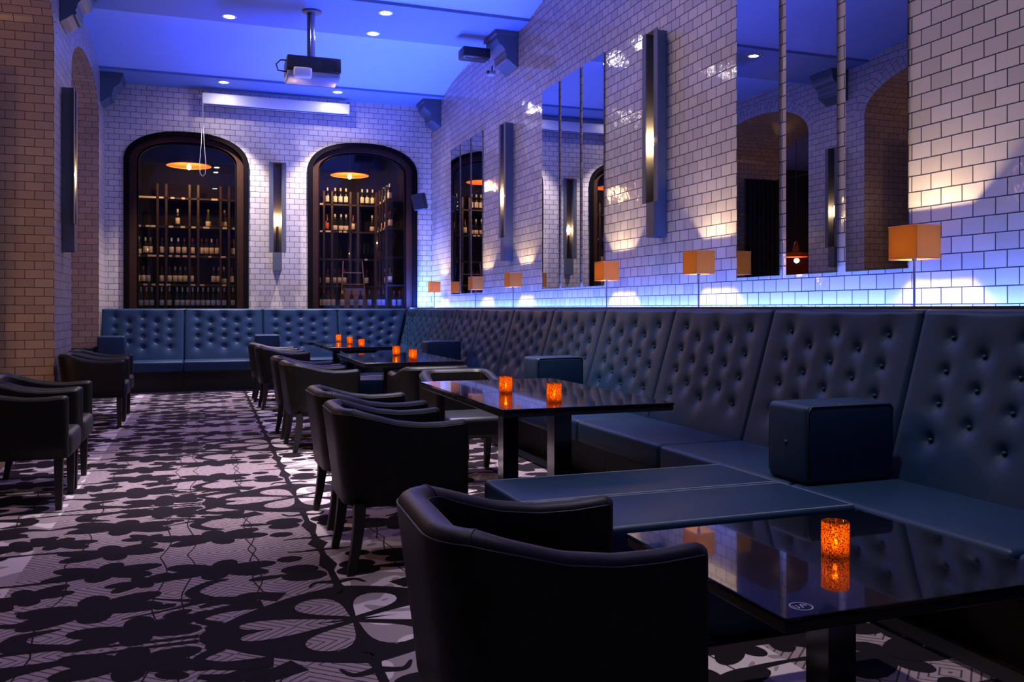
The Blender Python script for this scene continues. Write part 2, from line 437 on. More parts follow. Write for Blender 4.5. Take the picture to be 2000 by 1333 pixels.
# ------------------------------------------------------------------ carpet (pattern worked into its own mesh)
cx0, cx1, cy0, cy1 = LX, 2.40, -1.2, 13.02
mb = MB()
mb.face([(cx0, cy0, .006), (cx1, cy0, .006), (cx1, cy1, .006), (cx0, cy1, .006)], m=0)
for a, b in (((cx0, cy0), (cx1, cy0)), ((cx1, cy0), (cx1, cy1)), ((cx1, cy1), (cx0, cy1)), ((cx0, cy1), (cx0, cy0))):
    mb.face([(*a, -.004), (*b, -.004), (*b, .006), (*a, .006)], m=1)
def clip(poly):
    def cut(P, ins, inter):
        o = []
        for i in range(len(P)):
            a, b = P[i - 1], P[i]
            if ins(b):
                if not ins(a): o.append(inter(a, b))
                o.append(b)
            elif ins(a): o.append(inter(a, b))
        return o
    for ax, lim, sg in ((0, cx0 + .002, 1), (0, cx1 - .002, -1), (1, cy0, 1), (1, cy1, -1)):
        if not poly: return poly
        def ins(p): return (p[ax] - lim) * sg >= 0
        def inter(a, b):
            t = (lim - a[ax]) / (b[ax] - a[ax]); return (a[0] + (b[0] - a[0]) * t, a[1] + (b[1] - a[1]) * t)
        poly = cut(poly, ins, inter)
    return poly
SH = []   # (polygon, layer, material)
def ell(cx, cy, rx, ry, ang=0, lay=1, m=1, n=20):
    a = R(ang)
    SH.append(([(cx + rx * cos(t) * cos(a) - ry * sin(t) * sin(a), cy + rx * cos(t) * sin(a) + ry * sin(t) * cos(a)) for t in [2 * pi * i / n for i in range(n)]], lay, m))
def drop(x0, y0, x1, y1, w, lay=1, m=1, n=22):
    """tear drop: pointed at the first end, round at the second"""
    dx, dy = x1 - x0, y1 - y0; l = math.hypot(dx, dy); ux, uy = dx / l, dy / l; P = []
    for i in range(n):
        t = 2 * pi * i / n; s_ = (1 - cos(t)) / 2; h = w / 2 * sin(t) * s_ ** .7 * 1.25
        P.append((x0 + ux * l * s_ - uy * h, y0 + uy * l * s_ + ux * h))
    SH.append((P, lay, m))
def stroke(pts, ws, lay=1, m=1):
    """tapered curve through points"""
    C = []
    n = 12
    for i in range(len(pts) - 1):
        p0, p1, p2, p3 = pts[max(i - 1, 0)], pts[i], pts[i + 1], pts[min(i + 2, len(pts) - 1)]
        for k in range(n):
            t = k / n
            C.append(tuple(.5 * (2 * p1[j] + (p2[j] - p0[j]) * t + (2 * p0[j] - 5 * p1[j] + 4 * p2[j] - p3[j]) * t * t + (3 * p1[j] - p0[j] - 3 * p2[j] + p3[j]) * t ** 3) for j in (0, 1)) + (ws[i] + (ws[i + 1] - ws[i]) * t,))
    C.append((*pts[-1], ws[-1]))
    E_ = []
    for i, c in enumerate(C):
        a, b = C[max(i - 1, 0)], C[min(i + 1, len(C) - 1)]
        dx, dy = b[0] - a[0], b[1] - a[1]; l = math.hypot(dx, dy) or 1; nx, ny = -dy / l * c[2] / 2, dx / l * c[2] / 2
        E_.append(((c[0] + nx, c[1] + ny), (c[0] - nx, c[1] - ny)))
    for a, b in zip(E_, E_[1:]): SH.append(([a[0], a[1], b[1], b[0]], lay, m))
def flower(cx, cy, r=.24, ang=0, sq=1.0):
    r *= 1.12
    for k, (a, l, w) in enumerate(((17, 1.0, .38), (-20, .94, .38), (80, .62, .34), (163, .96, .38), (202, 1.02, .37), (268, .60, .36))):
        t = R(a + ang); ell(cx + r * l * .55 * cos(t), cy + r * l * .55 * sin(t), r * l * .50, r * w * .66, a + ang)
    ell(cx, cy, r * .24, r * .20)
# big pale flower on its dark ground
ell(.44, 3.30, .25, .28); ell(.22, 3.30, .24, .17); ell(.54, 3.30, .16, .36); drop(.20, 3.36, .0, 3.40, .10); drop(.20, 3.30, -.02, 3.33, .08)
drop(.50, 3.31, .12, 3.365, .105, 2, 0); drop(.53, 3.335, .375, 3.565, .19, 2, 0)
stroke([(.02, 3.33), (.16, 3.46), (.36, 3.60), (.54, 3.68)], [.03, .09, .10, .09])
stroke([(.05, 3.42), (-.02, 3.50), (.06, 3.58), (.22, 3.60)], [.06, .04, .07, .10])
stroke([(.30, 3.66), (.17, 3.72), (.10, 3.66)], [.11, .08, .02]); stroke([(.18, 3.62), (.08, 3.68), (-.02, 3.64)], [.09, .07, .03])
# axis stem
stroke([(.54, 3.60), (.54, 3.75), (.54, 3.95), (.54, 4.05), (.54, 4.22), (.54, 4.34), (.54, 4.435)], [.10, .035, .03, .085, .03, .035, .11])
stroke([(.54, 3.78), (.46, 3.80), (.42, 3.74)], [.05, .03, .01]); stroke([(.54, 4.32), (.45, 4.31), (.38, 4.32)], [.04, .02, .01])
# dark flowers of the field
flower(-.24, 3.455, .215, 6); flower(-.42, 3.76, .24, 12); flower(-.26, 4.06, .13, 25); flower(-.43, 4.27, .21, -8)
flower(.06, 4.14, .22, -10); flower(-.70, 4.00, .17, 25)
ell(.41, 4.02, .085, .07); ell(.42, 3.92, .10, .075); drop(.38, 3.96, .18, 3.93, .07); ell(.38, 4.20, .06, .05)
# scrolls
stroke([(-.30, 3.60), (-.12, 3.66), (.02, 3.72), (.20, 3.66)], [.012, .02, .07, .05])
stroke([(.02, 3.72), (-.05, 3.84), (.02, 3.95), (.10, 3.98)], [.07, .06, .05, .02])
stroke([(.0, 3.72), (-.14, 3.78), (-.26, 3.86)], [.05, .02, .012]); ell(-.15, 3.70, .045, .03, 20); ell(-.10, 3.60, .06, .032, 30); ell(-.02, 3.56, .05, .03, 40)
stroke([(-.80, 3.345), (-.55, 3.37), (-.30, 3.33), (-.02, 3.325)], [.02, .035, .02, .03])
stroke([(-.44, 3.37), (-.62, 3.42), (-.63, 3.52), (-.50, 3.57)], [.03, .10, .08, .01])
stroke([(-.78, 3.70), (-.66, 3.66), (-.60, 3.74), (-.70, 3.82)], [.02, .06, .07, .01])
stroke([(-.78, 4.18), (-.62, 4.20), (-.56, 4.28), (-.64, 4.34)], [.02, .04, .06, .01])
# fine tendrils
for pts in ([(-.56, 3.30), (-.60, 3.7), (-.55, 4.0), (-.61, 4.435)], [(-.17, 3.52), (-.20, 3.75), (-.16, 4.15), (-.20, 4.435)], [(-.05, 3.46), (-.09, 3.80), (-.04, 4.2), (-.08, 4.435)], [(.20, 3.72), (.24, 3.95), (.20, 4.2), (.24, 4.435)], [(.24, 3.72), (.20, 3.95), (.24, 4.2), (.20, 4.435)]):
    stroke(pts, [.006] * 4)
# pale curls on the swirl side only
for i in range(-2, 3):
    for j in range(-5, 9):
        ox = CX0 + (2 * i) * CXP if i % 1 == 0 else 0
        for mx in (1, -1):
            for my in (1, -1):
                for si, (P, lay, m) in enumerate(SH):
                    Q = [(CX0 + 2 * i * CXP + mx * (x - CX0), CY0 + 2 * j * CYP + my * (y - CY0)) for x, y in P]
                    if max(q[0] for q in Q) < cx0 or min(q[0] for q in Q) > cx1 or max(q[1] for q in Q) < cy0 or min(q[1] for q in Q) > cy1: continue
                    Q = clip(Q)
                    if len(Q) < 3: continue
                    ar = sum(Q[k - 1][0] * Q[k][1] - Q[k][0] * Q[k - 1][1] for k in range(len(Q)))
                    if ar < 0: Q = Q[::-1]
                    mb.face([(x, y, .006 + .0016 * lay - .0012 + 3e-6 * (4 * (si % 90) + (mx > 0) * 2 + (my > 0))) for x, y in Q], m=m)
tag(mb.build('carpet', [M['carpet'], M['carpet_dark'], M['carpet_pale']]), 'purple and mauve floral carpet covering the aisle floor', 'carpet')
mb = MB(); mb.box((2.452, (cy0 + cy1) / 2, .004), (.10, cy1 - cy0, .014))
tag(mb.build('trim_1', M['strip']), 'dark edging strip along the foot of the right banquettes', 'trim', kind='structure')
mb = MB(); mb.box((.5, 13.07, .004), (3.8, .09, .014))
tag(mb.build('trim_2', M['strip']), 'dark edging strip along the foot of the back banquettes', 'trim', kind='structure')
# shelf and board behind the right banquettes
mb = MB(); mb.box(((3.26 + WX) / 2, 6.9, 1.10), (WX - 3.26, 14.5, .04)); mb.box((3.25, 6.9, .62), (.03, 14.5, 1.18))
tag(mb.build('trim_3', M['board']), 'black ledge behind the right banquettes carrying the lamps', 'ledge', kind='structure')

# ------------------------------------------------------------------ cellar behind the windows
CY1 = 16.1
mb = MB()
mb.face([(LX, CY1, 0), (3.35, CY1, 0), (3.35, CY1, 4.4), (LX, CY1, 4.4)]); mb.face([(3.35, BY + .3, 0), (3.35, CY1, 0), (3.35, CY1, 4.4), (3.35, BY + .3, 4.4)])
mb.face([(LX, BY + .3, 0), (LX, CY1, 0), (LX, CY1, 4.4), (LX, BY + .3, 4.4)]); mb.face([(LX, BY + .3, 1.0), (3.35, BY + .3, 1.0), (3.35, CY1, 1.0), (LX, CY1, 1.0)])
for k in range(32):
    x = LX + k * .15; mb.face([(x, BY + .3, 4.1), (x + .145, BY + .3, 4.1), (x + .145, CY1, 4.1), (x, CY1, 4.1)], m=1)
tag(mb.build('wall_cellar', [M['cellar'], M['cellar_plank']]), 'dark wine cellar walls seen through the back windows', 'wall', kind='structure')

def window(n, sc, hw, sp, ri, zb, label):
    w = empty('window_%d' % n, (sc, BY, zb)); tag(w, label, 'window', kind='structure')
    def ring(name, d0, d1, y0, y1, mat):
        """arched bar between insets d0 and d1, depth y0..y1"""
        def cv(d): 
            return [(-hw + d, 0)] + [(x, z - zb) for x, z in arch_curve(0, hw - d, sp, ri - d * .85, e=2.25)] + [(hw - d, 0)]
        A, B = cv(d0), cv(d1); mb = MB()
        rows = [[(a[0], y0, a[1]), (b[0], y0, b[1]), (b[0], y1, b[1]), (a[0], y1, a[1])] for a, b in zip(A, B)]
        mb.grid(rows, close_u=True)
        mb.ngon([0, 1, 2, 3]); k = len(mb.v); mb.ngon([k - 4, k - 3, k - 2, k - 1][::-1])
        return mb.build(name, mat, w, smooth=True, angle=R(35))
    ring('outer_frame', -.005, .075, -.03, .06, M['frame_black'])
    f = ring('inner_frame', .07, .17, .03, .12, M['frame_brown']); ring('rebate', .165, .20, .07, .14, M['frame_black'])
    c = [(-hw + .18, .06)] + [(x, z - zb) for x, z in arch_curve(0, hw - .18, sp, ri - .15, e=2.25)] + [(hw - .18, .06)]
    mb = MB(); rows = [[(x, .100, z) for x, z in c], [(x, .106, z) for x, z in c]]
    mb.ngon(range(len(c))); mb.v += rows[0]; mb.v += rows[1]; mb.ngon([len(c) + i for i in range(len(c))][::-1]); mb.f[0] = tuple(range(len(c)))
    mb.build('pane', M['pane'], w)
    mb = MB(); mb.box((0, .05, .03), (2 * hw, .20, .06)); mb.build('sill', M['frame_brown'], w)
    mb = MB(); mb.box((0, .085, .068), (2 * hw - .38, .02, .012)); mb.build('bottom_bead', M['lab_white'], w)
window(1, *WIN[0], 'left arched window to the wine cellar in a dark wood frame')
window(2, *WIN[1], 'right arched window to the wine cellar in a dark wood frame')

# shelving
SHZ = [1.61, 2.10, 2.60, 3.09]
def rack(name, label, posts, x0, x1, y0, y1, tags):
    r = empty(name, (x0, y0, 1.0)); tag(r, label, 'wine rack')
    for x in posts:
        mb = MB(); mb.box((x - x0, .02, 1.16), (.035, .04, 2.32)); mb.build('post', M['rack'], r)
    for z in SHZ:
        mb = MB(); mb.box(((x1 - x0) / 2, (y1 - y0) / 2, z - 1.0 - .0125), (x1 - x0, y1 - y0, .025)); mb.build('shelf', M['rack'], r)
    for (x, z, w) in tags:
        mb = MB(); mb.box((x - x0, -.004, z - 1.0 - .01), (w, .004, .032)); mb.build('price_tag', M['tag'], r)
    return r
def px(u, Y):    # across-room position of a sight line at distance Y
    t = (u - 1000) / 1677.0
    return Y * (.3369 + .9415 * t) / (.9415 - .3369 * t)
RY = 15.72
T1 = [(px(u, RY), z, w) for z, us in ((3.09, ((286, .30), (315, .07), (337, .06), (358, .05), (419, .10))), (2.60, ((272, .05), (289, .07), (299, .07), (334, .07), (357, .07), (378, .07), (403, .10), (439, .07), (457, .05))),
      (2.10, ((271, .04), (297, .13), (315, .07), (333, .05), (347, .07), (361, .07), (377, .07), (410, .05), (436, .08))), (1.61, ((284, .06), (300, .06), (315, .07), (329, .07), (377, .07), (395, .07), (438, .06)))) for u, w in us]
rack('wine_rack', 'brown wine shelving with price tags behind the left arched window', [px(u, RY) for u in (307.7, 324.8, 370.4, 387.2, 430.8, 447.3)], LX + .01, .95, RY, CY1 - .01, T1)
T2 = [(px(u, RY), z, w) for z, us in ((3.09, ((628, .06), (742, .09))), (2.60, ((627, .05), (641, .09), (665, .05), (674, .06), (741, .06))), (2.10, ((715, .05), (741, .07)))) for u, w in us]
rack('wine_rack', 'brown wine shelving behind the right arched window, facing the room', [px(u, RY) for u in (632.8, 648.8, 684.7, 699.5, 734.3)], 1.15, 2.98, RY, CY1 - .01, T2)
r = empty('wine_rack', (2.95, 14.75, 1.0)); tag(r, 'side wine shelving on the cellar wall at the edge of the right window', 'wine rack')
for z in SHZ:
    mb = MB(); mb.box((.2, .48, z - 1.0 - .0125), (.38, .92, .025)); mb.build('shelf', M['rack'], r)
for y in (.03, .32, .62, .93):
    mb = MB(); mb.box((.02, y, 1.16), (.035, .035, 2.32)); mb.build('post', M['rack'], r)
for (y, z) in ((.15, 3.09), (.45, 3.09), (.15, 2.60), (.4, 2.60), (.7, 2.60)):
    mb = MB(); mb.box((-.004, y, z - 1.01), (.004, .08, .032)); mb.build('price_tag', M['tag'], r)

# bottles: one of each kind, then copies
BP = {}
def bottle(kind):
    glass, lab, cap, shape = kind
    if kind in BP: return copy_tree(BP[kind])
    b = MB()
    if shape == 'slim': pr = [(.030, 0), (.034, .006), (.034, .16), (.030, .20), (.016, .245), (.0135, .33)]; lz = (.045, .13); cz = (.265, .332); rl = .0346
    elif shape == 'fat': pr = [(.040, 0), (.044, .006), (.044, .14), (.036, .19), (.018, .235), (.0155, .31)]; lz = (.025, .105); cz = (.215, .313); rl = .0446
    else: pr = [(.034, 0), (.0375, .006), (.0375, .185), (.030, .212), (.0150, .235), (.0140, .30)]; lz = (.045, .15); cz = (.245, .303); rl = .0381
    b.lathe(pr, 16)
    o = b.build('wine_bottle', M[glass], smooth=True, angle=R(40))
    m = MB(); m.lathe([(rl - .001, lz[0]), (rl, lz[0] + .001), (rl, lz[1] - .001), (rl - .001, lz[1])], 16, cap0=False, cap1=False); k = m.build('label', M[lab], o, smooth=True)
    m = MB(); m.lathe([(.0158, cz[0]), (.0158, cz[1]), (.010, cz[1] + .002)] if shape != 'fat' else [(.021, cz[0]), (.0172, cz[0] + .03), (.0172, cz[1]), (.010, cz[1] + .003)], 12); k2 = m.build('capsule', M[cap], o, smooth=True, angle=R(40))
    BP[kind] = o; KID[o.name] = [k, k2]
    return o
DARK, GRN = 'bottle', 'bottle_green'
KN = {'lab_cream': 'cream label', 'lab_white': 'white label', 'lab_blue': 'pale blue label', 'lab_orange': 'orange label'}
ORD = ['first', 'second', 'third', 'fourth', 'fifth', 'sixth', 'seventh', 'eighth', 'ninth', 'tenth', 'eleventh', 'twelfth', 'thirteenth', 'fourteenth', 'fifteenth', 'sixteenth']
def row(items, Y, z, where, group):
    items = sorted(items); lastx = -9
    for i, (u, kind) in enumerate(items):
        x = max(px(u, Y), lastx + .078); lastx = x
        o = bottle(kind); o.location = (x, Y + random.uniform(-.01, .01), z + .002); o.rotation_euler = (0, 0, random.uniform(0, 6))
        col = 'green' if kind[0] == GRN else 'dark'
        tag(o, '%s wine bottle, %s, %s from the left %s' % (col, KN[kind[1]], ORD[i], where), 'bottle', group)
K1 = (DARK, 'lab_cream', 'cap_red', 'std'); K2 = (DARK, 'lab_white', 'cap_white', 'std'); K3 = (DARK, 'lab_cream', 'cap_white', 'std')
K4 = (GRN, 'lab_cream', 'cap_gold', 'fat'); K5 = (DARK, 'lab_orange', 'cap_red', 'std'); K6 = (DARK, 'lab_blue', 'cap_silver', 'slim'); K7 = (DARK, 'lab_cream', 'cap_white', 'fat')
K8 = (DARK, 'lab_cream', 'cap_gold', 'std'); K9 = (DARK, 'lab_blue', 'cap_red', 'std')
row([(347, K3), (407, K4), (438, K7)], RY + .1, 2.60, 'on the upper shelf, left window', 'bottles on the upper shelf, left window')
row([(271, K4), (284, K3), (294, K8), (316.5, K1), (335, K3), (348, K3), (360, K1), (376, K1), (394, K1), (403, K1), (413.5, K3), (424, K1), (456, K1)], RY + .1, 2.10, 'on the middle shelf, left window', 'bottles on the middle shelf, left window')
row([(270, K1), (278.5, K8), (288.5, K9), (316, K1), (331, K1), (342, K3), (352, K8), (362, K8), (374, K1), (417, K8), (427, K8), (437, K7), (452, K1)], RY + .1, 1.61, 'on the low shelf, left window', 'bottles on the low shelf, left window')
row([(u, K6) for u in (275, 286, 294, 316, 331, 346, 352, 363, 373, 378, 386, 395, 409, 423, 438, 455)], 14.74, 1.20, 'along the sill, left window', 'bottles along the sill, left window')
row([(639.6, K2), (654.6, K2), (665, K2), (675.6, K2), (707.5, K2), (717.5, K2), (727.6, K2)], RY + .1, 3.09, 'on the top shelf, right window', 'bottles on the top shelf, right window')
row([(639, K5), (654, K7), (666, K7), (676, K7), (689.7, K1), (727, K7), (740, K7)], RY + .1, 2.60, 'on the second shelf, right window', 'bottles on the second shelf, right window')
row([(741.5, K1)], RY + .1, 2.10, 'on the third shelf, right window', 'bottles on the third shelf, right window')
row([(622, K1), (640, K1), (653, K1), (663, K1), (673, K1), (716, K1)], RY + .1, 1.61, 'on the low shelf, right window', 'bottles on the low shelf, right window')
row([(623, K1), (629, K1), (638, K1), (650, K1), (668.5, K2), (687, K9), (704, K9), (721, K9), (739.5, K9), (748, K9), (769, K9), (780, K9)], 14.74, 1.20, 'along the sill, right window', 'bottles along the sill, right window')
def siderow(ys, z, kinds, where):
    for i, (y, k) in enumerate(zip(ys, kinds)):
        o = bottle(k); o.location = (3.07, y, z + .002); col = 'dark'
        tag(o, '%s wine bottle, %s, %s from the room on the %s side shelf' % (col, KN[k[1]], ORD[i], where), 'bottle', 'bottles on the side shelves, right window')
siderow((14.98, 15.2, 15.5), 3.09, (K2, K2, K2), 'top'); siderow((14.9, 15.08, 15.22, 15.4, 15.55), 2.60, (K1, K5, K2, K3, K2), 'second'); siderow((14.95, 15.15, 15.38), 1.61, (K1, K1, K3), 'low')
# counter under the sill bottles
mb = MB(); mb.box((.77, 14.80, 1.102), (4.2, .36, .19)); tag(mb.build('display_counter', M['cellar_plank']), 'dark display counter inside the cellar under the window bottles', 'counter')
# crate and step ladder in the right window
cr = empty('wooden_crate', (px(691, 15.2), 15.2, 1.001)); tag(cr, 'open wooden wine crate standing in the right window', 'crate')
for k in range(4):
    mb = MB(); mb.box((0, -.11, .10 + k * .13), (.34, .015, .12)); mb.build('slat', M['crate'], cr)
for sx in (-1, 1):
    mb = MB(); mb.box((sx * .163, 0, .29), (.015, .22, .55)); mb.build('side_panel', M['crate'], cr)
lad = empty('step_ladder', (px(690, 15.5), 15.50, 1.001)); tag(lad, 'pale wooden step ladder behind the crate in the right window', 'ladder')
for sx in (-1, 1):
    mb = MB(); mb.tube([(sx * .24, -.06, 0), (sx * .17, .06, 1.05)], .013, 6); mb.build('rail', M['crate'], lad)
for k in range(4):
    t = .2 + k * .2; mb = MB(); mb.box((0, -.06 + .12 * t, 1.05 * t), (.48 - .14 * t, .05, .02)); mb.build('tread', M['crate'], lad)

gp = None
for i, u in enumerate((703, 711, 718.5, 726)):
    if gp is None:
        m = MB(); m.lathe([(.032, 0), (.030, .003), (.004, .008), (.0035, .08), (.012, .09), (.032, .12), (.034, .145), (.027, .185), (.0255, .185), (.032, .145), (.030, .121), (.006, .094)], 16)
        o = gp = m.build('wine_glass', M['pane'], smooth=True, angle=R(50))
    else: o = gp.copy(); COL.objects.link(o)
    o.location = (px(u, RY + .12), RY + .12, 2.102)
    tag(o, 'stemmed wine glass on the third shelf, right window, %s from the left' % ORD[i], 'glass', 'wine glasses in the right window')
def pendant(x, y, z, label, rad, cz, bell=False):
    p = empty('pendant_lamp', (x, y, z)); tag(p, label, 'pendant lamp')
    m = MB()
    if bell: m.lathe([(.24, -.09), (.25, -.08), (.25, -.01), (.08, .02), (.06, .16), (.025, .26), (.0, .27)], 28, cap0=False)
    else: m.lathe([(rad, 0), (rad, .012), (rad * .6, .045), (.07, .075), (.03, .11), (0, .12)], 32, cap0=False)
    m.build('shade', M['copper'], p, smooth=True, angle=R(60))
    m = MB(); m.tube([(0, 0, .1), (0, 0, cz - z)], .006, 6); m.build('cord', M['black_plastic'], p)
    m = MB(); m.lathe([(0, -.065), (.026, -.05), (.034, -.02), (.026, .01), (.014, .03), (0, .035)], 14); m.build('bulb', M['bulb_warm'], p, smooth=True)
    return p
pendant(px(369, 15.15), 15.15, 3.55, 'flat copper pendant lamp glowing in the left arched window', .35, 4.1)
pendant(px(683, 15.15), 15.15, 3.53, 'flat copper pendant lamp glowing in the right arched window', .33, 4.1)
pendant(-5.0, 15.7, 2.42, 'copper bell pendant lamp in the room beyond, reflected in the near mirror', .25, 4.88, bell=True)

# ------------------------------------------------------------------ armchairs
def make_chair():
    c = empty('armchair')
    # shell: walls swept round a U, front +x
    path = []
    hw, xb, xf, r = .25, -.25, .245, .11
    def addl(a, b, n):
        for i in range(n): path.append((a[0] + (b[0] - a[0]) * i / n, a[1] + (b[1] - a[1]) * i / n))
    addl((xf, -hw), (xb + r, -hw), 12)
    for i in range(9):
        a = -pi / 2 - pi / 2 * i / 8; path.append((xb + r + r * cos(a), -hw + r + r * sin(a)))
    addl((xb, -hw + r), (xb, hw - r), 9); path.pop(22)
    for i in range(9):
        a = pi - pi / 2 * i / 8; path.append((xb + r + r * cos(a), hw - r + r * sin(a)))
    n0 = len(path); addl((xb + r, hw), (xf, hw), 12); path.append((xf, hw))
    seen = []
    for p in path:
        if not seen or math.dist(p, seen[-1]) > 1e-4: seen.append(p)
    path = seen; N = len(path)
    def hgt(x):
        ks = [(-.26, .742), (-.20, .738), (-.13, .712), (-.05, .684), (.05, .668), (.15, .668), (.25, .676)]
        for (a, ha), (b, hb) in zip(ks, ks[1:]):
            if x <= b:
                t = max(0, (x - a) / (b - a)); return ha + (hb - ha) * t
        return ks[-1][1]
    def station(i, wsc=1.0, push=0.0, hs=0.0):
        x, y = path[i]; a = path[max(i - 1, 0)]; b = path[min(i + 1, N - 1)]
        tx, ty = b[0] - a[0], b[1] - a[1]; l = math.hypot(tx, ty); tx /= l; ty /= l
        nx, ny = ty, -tx               # outward
        if nx * x + ny * y < 0 and abs(x) + abs(y) > .1: nx, ny = -nx, -ny
        back = max(0, min(1, (.05 - x) / .28)); w = (.034 + .006 * back) * wsc; h = hgt(x) - hs
        pr = []
        rt = w * 1.0
        for (o, z) in [(w, .305), (w, .40), (w, .52), (w, .62)] + [(w * cos(t), h - rt + rt * sin(t)) for t in [pi * k / 10 for k in range(11)]] + [(-w, .62), (-w, .50), (-w, .40), (-w, .305)]:
            rk = -.055 * max(0, z - .32) / .42 * back
            pr.append((x + nx * o + rk + push * tx, y + ny * o + push * ty, z))
        return pr
    rows = [station(0, .25, -.030, .014), station(0, .72, -.022, .006), station(0, .93, -.010, .001)] + [station(i) for i in range(N)] + [station(N - 1, .93, .010, .001), station(N - 1, .72, .022, .006), station(N - 1, .25, .030, .014)]
    m = MB(); b = m.grid(rows, close_u=True); K = len(rows[0])
    m.ngon([b + j for j in range(K)]); m.ngon([b + (len(rows) - 1) * K + j for j in range(K)][::-1])
    m.build('shell', M['leather'], c, smooth=True)
    # piping just below the outer and inner crest of the rail
    for idx in (5, 13):
        pts = [Vector(rw[idx]) for rw in rows[2:-2]]
        m = MB(); m.tube([p + Vector((0, 0, .002)) for p in pts], .0028, 5); m.build('piping', M['dark_stitch'], c, smooth=True)
    # seams across the rail at the back corners
    for sgn in (1, -1):
        i = min(range(N), key=lambda q: math.dist(path[q], (xb + r * .35, sgn * (hw - r * .2))))
        m = MB(); m.tube([Vector(station(i, 1.02)[q]) for q in range(4, 15)], .0022, 5); m.build('seam', M['dark_stitch'], c, smooth=True)
    bev('seat', (.475, .424, .15), M['seat_leather'], c, (.052, 0, .375), .035, 4)
    mm = MB(); mm.box((0, 0, .315), (.44, .42, .03)); mm.build('seat_base', M['blackwood'], c)
    for sy in (-1, 1):
        m = MB(); rows2 = []
        for z, hf in ((.31, .024), (.15, .021), (0, .017)):
            rows2.append([(.222 + a * hf, sy * .243 + b_ * hf, z) for a, b_ in ((-1, -1), (1, -1), (1, 1), (-1, 1))])
        b = m.grid(rows2, close_u=True); m.ngon([b + 8 + k for k in range(4)]); m.build('leg', M['blackwood'], c)
        m = MB(); rows2 = []
        for z, x, hf in ((.32, -.228, .026), (.22, -.232, .024), (.11, -.246, .021), (0, -.268, .017)):
            rows2.append([(x + a * hf, sy * .243 + b_ * hf, z) for a, b_ in ((-1, -1), (1, -1), (1, 1), (-1, 1))])
        b = m.grid(rows2, close_u=True); m.ngon([b + 12 + k for k in range(4)]); m.build('leg', M['blackwood'], c)
    KID[c.name] = kids(c)
    return c
proto = make_chair(); first = True
CH = [(.775, 1.90, -2, 'black leather tub armchair in front, cropped by the frame edge, facing the low table'),
      (.880, 4.09, 0, 'black leather tub armchair nearest along the high tables, second from the camera'),
      (.895, 4.94, 2, 'black leather tub armchair pushed up close behind the second aisle armchair'),
      (.950, 7.53, 4, 'black leather tub armchair at near half of the middle table pair'),
      (.925, 8.29, 1, 'black leather tub armchair at far half of the middle table pair'),
      (.900, 10.66, 1, 'black leather tub armchair at the far tables, second from the back banquette'),
      (.870, 11.64, 0, 'black leather tub armchair nearest the back banquette on the aisle side'),
      (1.745, 5.86, -90, 'black leather tub armchair turned toward camera at end of nearest high tables'),
      (1.70, 6.76, 90, 'black leather tub armchair back to camera at end of middle tables'),
      (-1.035, 5.93, 0, 'black tub armchair by the left pillar, nearest of the left pair'),
      (-1.035, 6.56, 0, 'black tub armchair by the left pillar, far one of the left pair'),
      (-1.025, 9.63, 0, 'black tub armchair by the second pillar under the left wall sconce'),
      (-1.035, 10.33, 0, 'black tub armchair beyond the sconce pillar, deepest along the left wall')]
for x, y, a, lb in CH:
    o = proto if first else copy_tree(proto); first = False
    o.location = (x, y, .0095); o.rotation_euler = (0, 0, R(a))
    tag(o, lb, 'armchair', 'black leather tub armchairs')

# ------------------------------------------------------------------ banquettes
ZT, ZS = 1.195, .45
def back_mesh(w, sh0=0.0, sh1=0.0, tuft=True):
    """tufted backrest; local y along the run, x toward the wall. Foot of the face at x=0,z=.40; top at x=.235"""
    nu, nv = max(24, int(w / .0135)), 60
    bt = []
    if tuft:
        for k, fy in enumerate((.174, .337, .5, .67, .833)):
            for fz in ((.17, .37, .56, .77) if k % 2 == 0 else (.27, .465, .665)): bt.append((-w / 2 + w * fy, ZT - fz * (ZT - .46)))
    rows = []; slope = .235 / (ZT - .40)
    for j in range(nv + 1):
        z = .40 + (ZT - .03 - .40) * j / nv; rw = []
        for i in range(nu + 1):
            f = i / nu; y = -w / 2 + w * f; d = 0
            e = min(f, 1 - f) * w
            d += .018 * math.exp(-(e / .010) ** 2)
            for by, bz in bt:
                q = (y - by) ** 2 + (z - bz) ** 2
                if q < .05:
                    d += .018 * math.exp(-q / (2 * .018 ** 2)) + .022 * math.exp(-q / (2 * .050 ** 2))
                    dy, dz = y - by, z - bz      # small pleats running up from the button
                    if 0 < dz < .10: d += .004 * math.exp(-(dy / .010) ** 2) * math.exp(-dz / .035)
            d -= .012 * (1 - (2 * f - 1) ** 4) 
            v = (z - .40) / (ZT - .40)
            rw.append((slope * (z - .40) + d, y + (sh0 * (1 - f) + sh1 * f) * v, z))
        rows.append(rw)
    x0 = slope * (ZT - .03 - .40)
    for k in range(1, 8):
        a = pi / 2 * k / 7; z = ZT - .03 + .03 * sin(a); rw = []
        for i in range(nu + 1):
            f = i / nu; y = -w / 2 + w * f; e = min(f, 1 - f) * w; pin = .014 * math.exp(-(e / .010) ** 2) - .012 * (1 - (2 * f - 1) ** 4) * (1 - k / 7)
            rw.append((x0 + .035 * (1 - cos(a)) + pin * (1 - k / 9), y + (sh0 * (1 - f) + sh1 * f), z - .012 * math.exp(-(e / .010) ** 2) * (k / 7)))
        rows.append(rw)
    v0 = rows[-1]; rows.append([(x0 + .10, p[1], p[2]) for p in v0]); rows.append([(x0 + .11, p[1], .40) for p in v0])
    return rows, nu, bt
BT_MESH = None
def button_mesh():
    m = MB(); m.lathe([(0, -.010), (.008, -.008), (.0115, 0), (.008, .008), (0, .010)], 12)
    return m.mesh('button', M['leather_blue'], smooth=True)
BT = button_mesh()
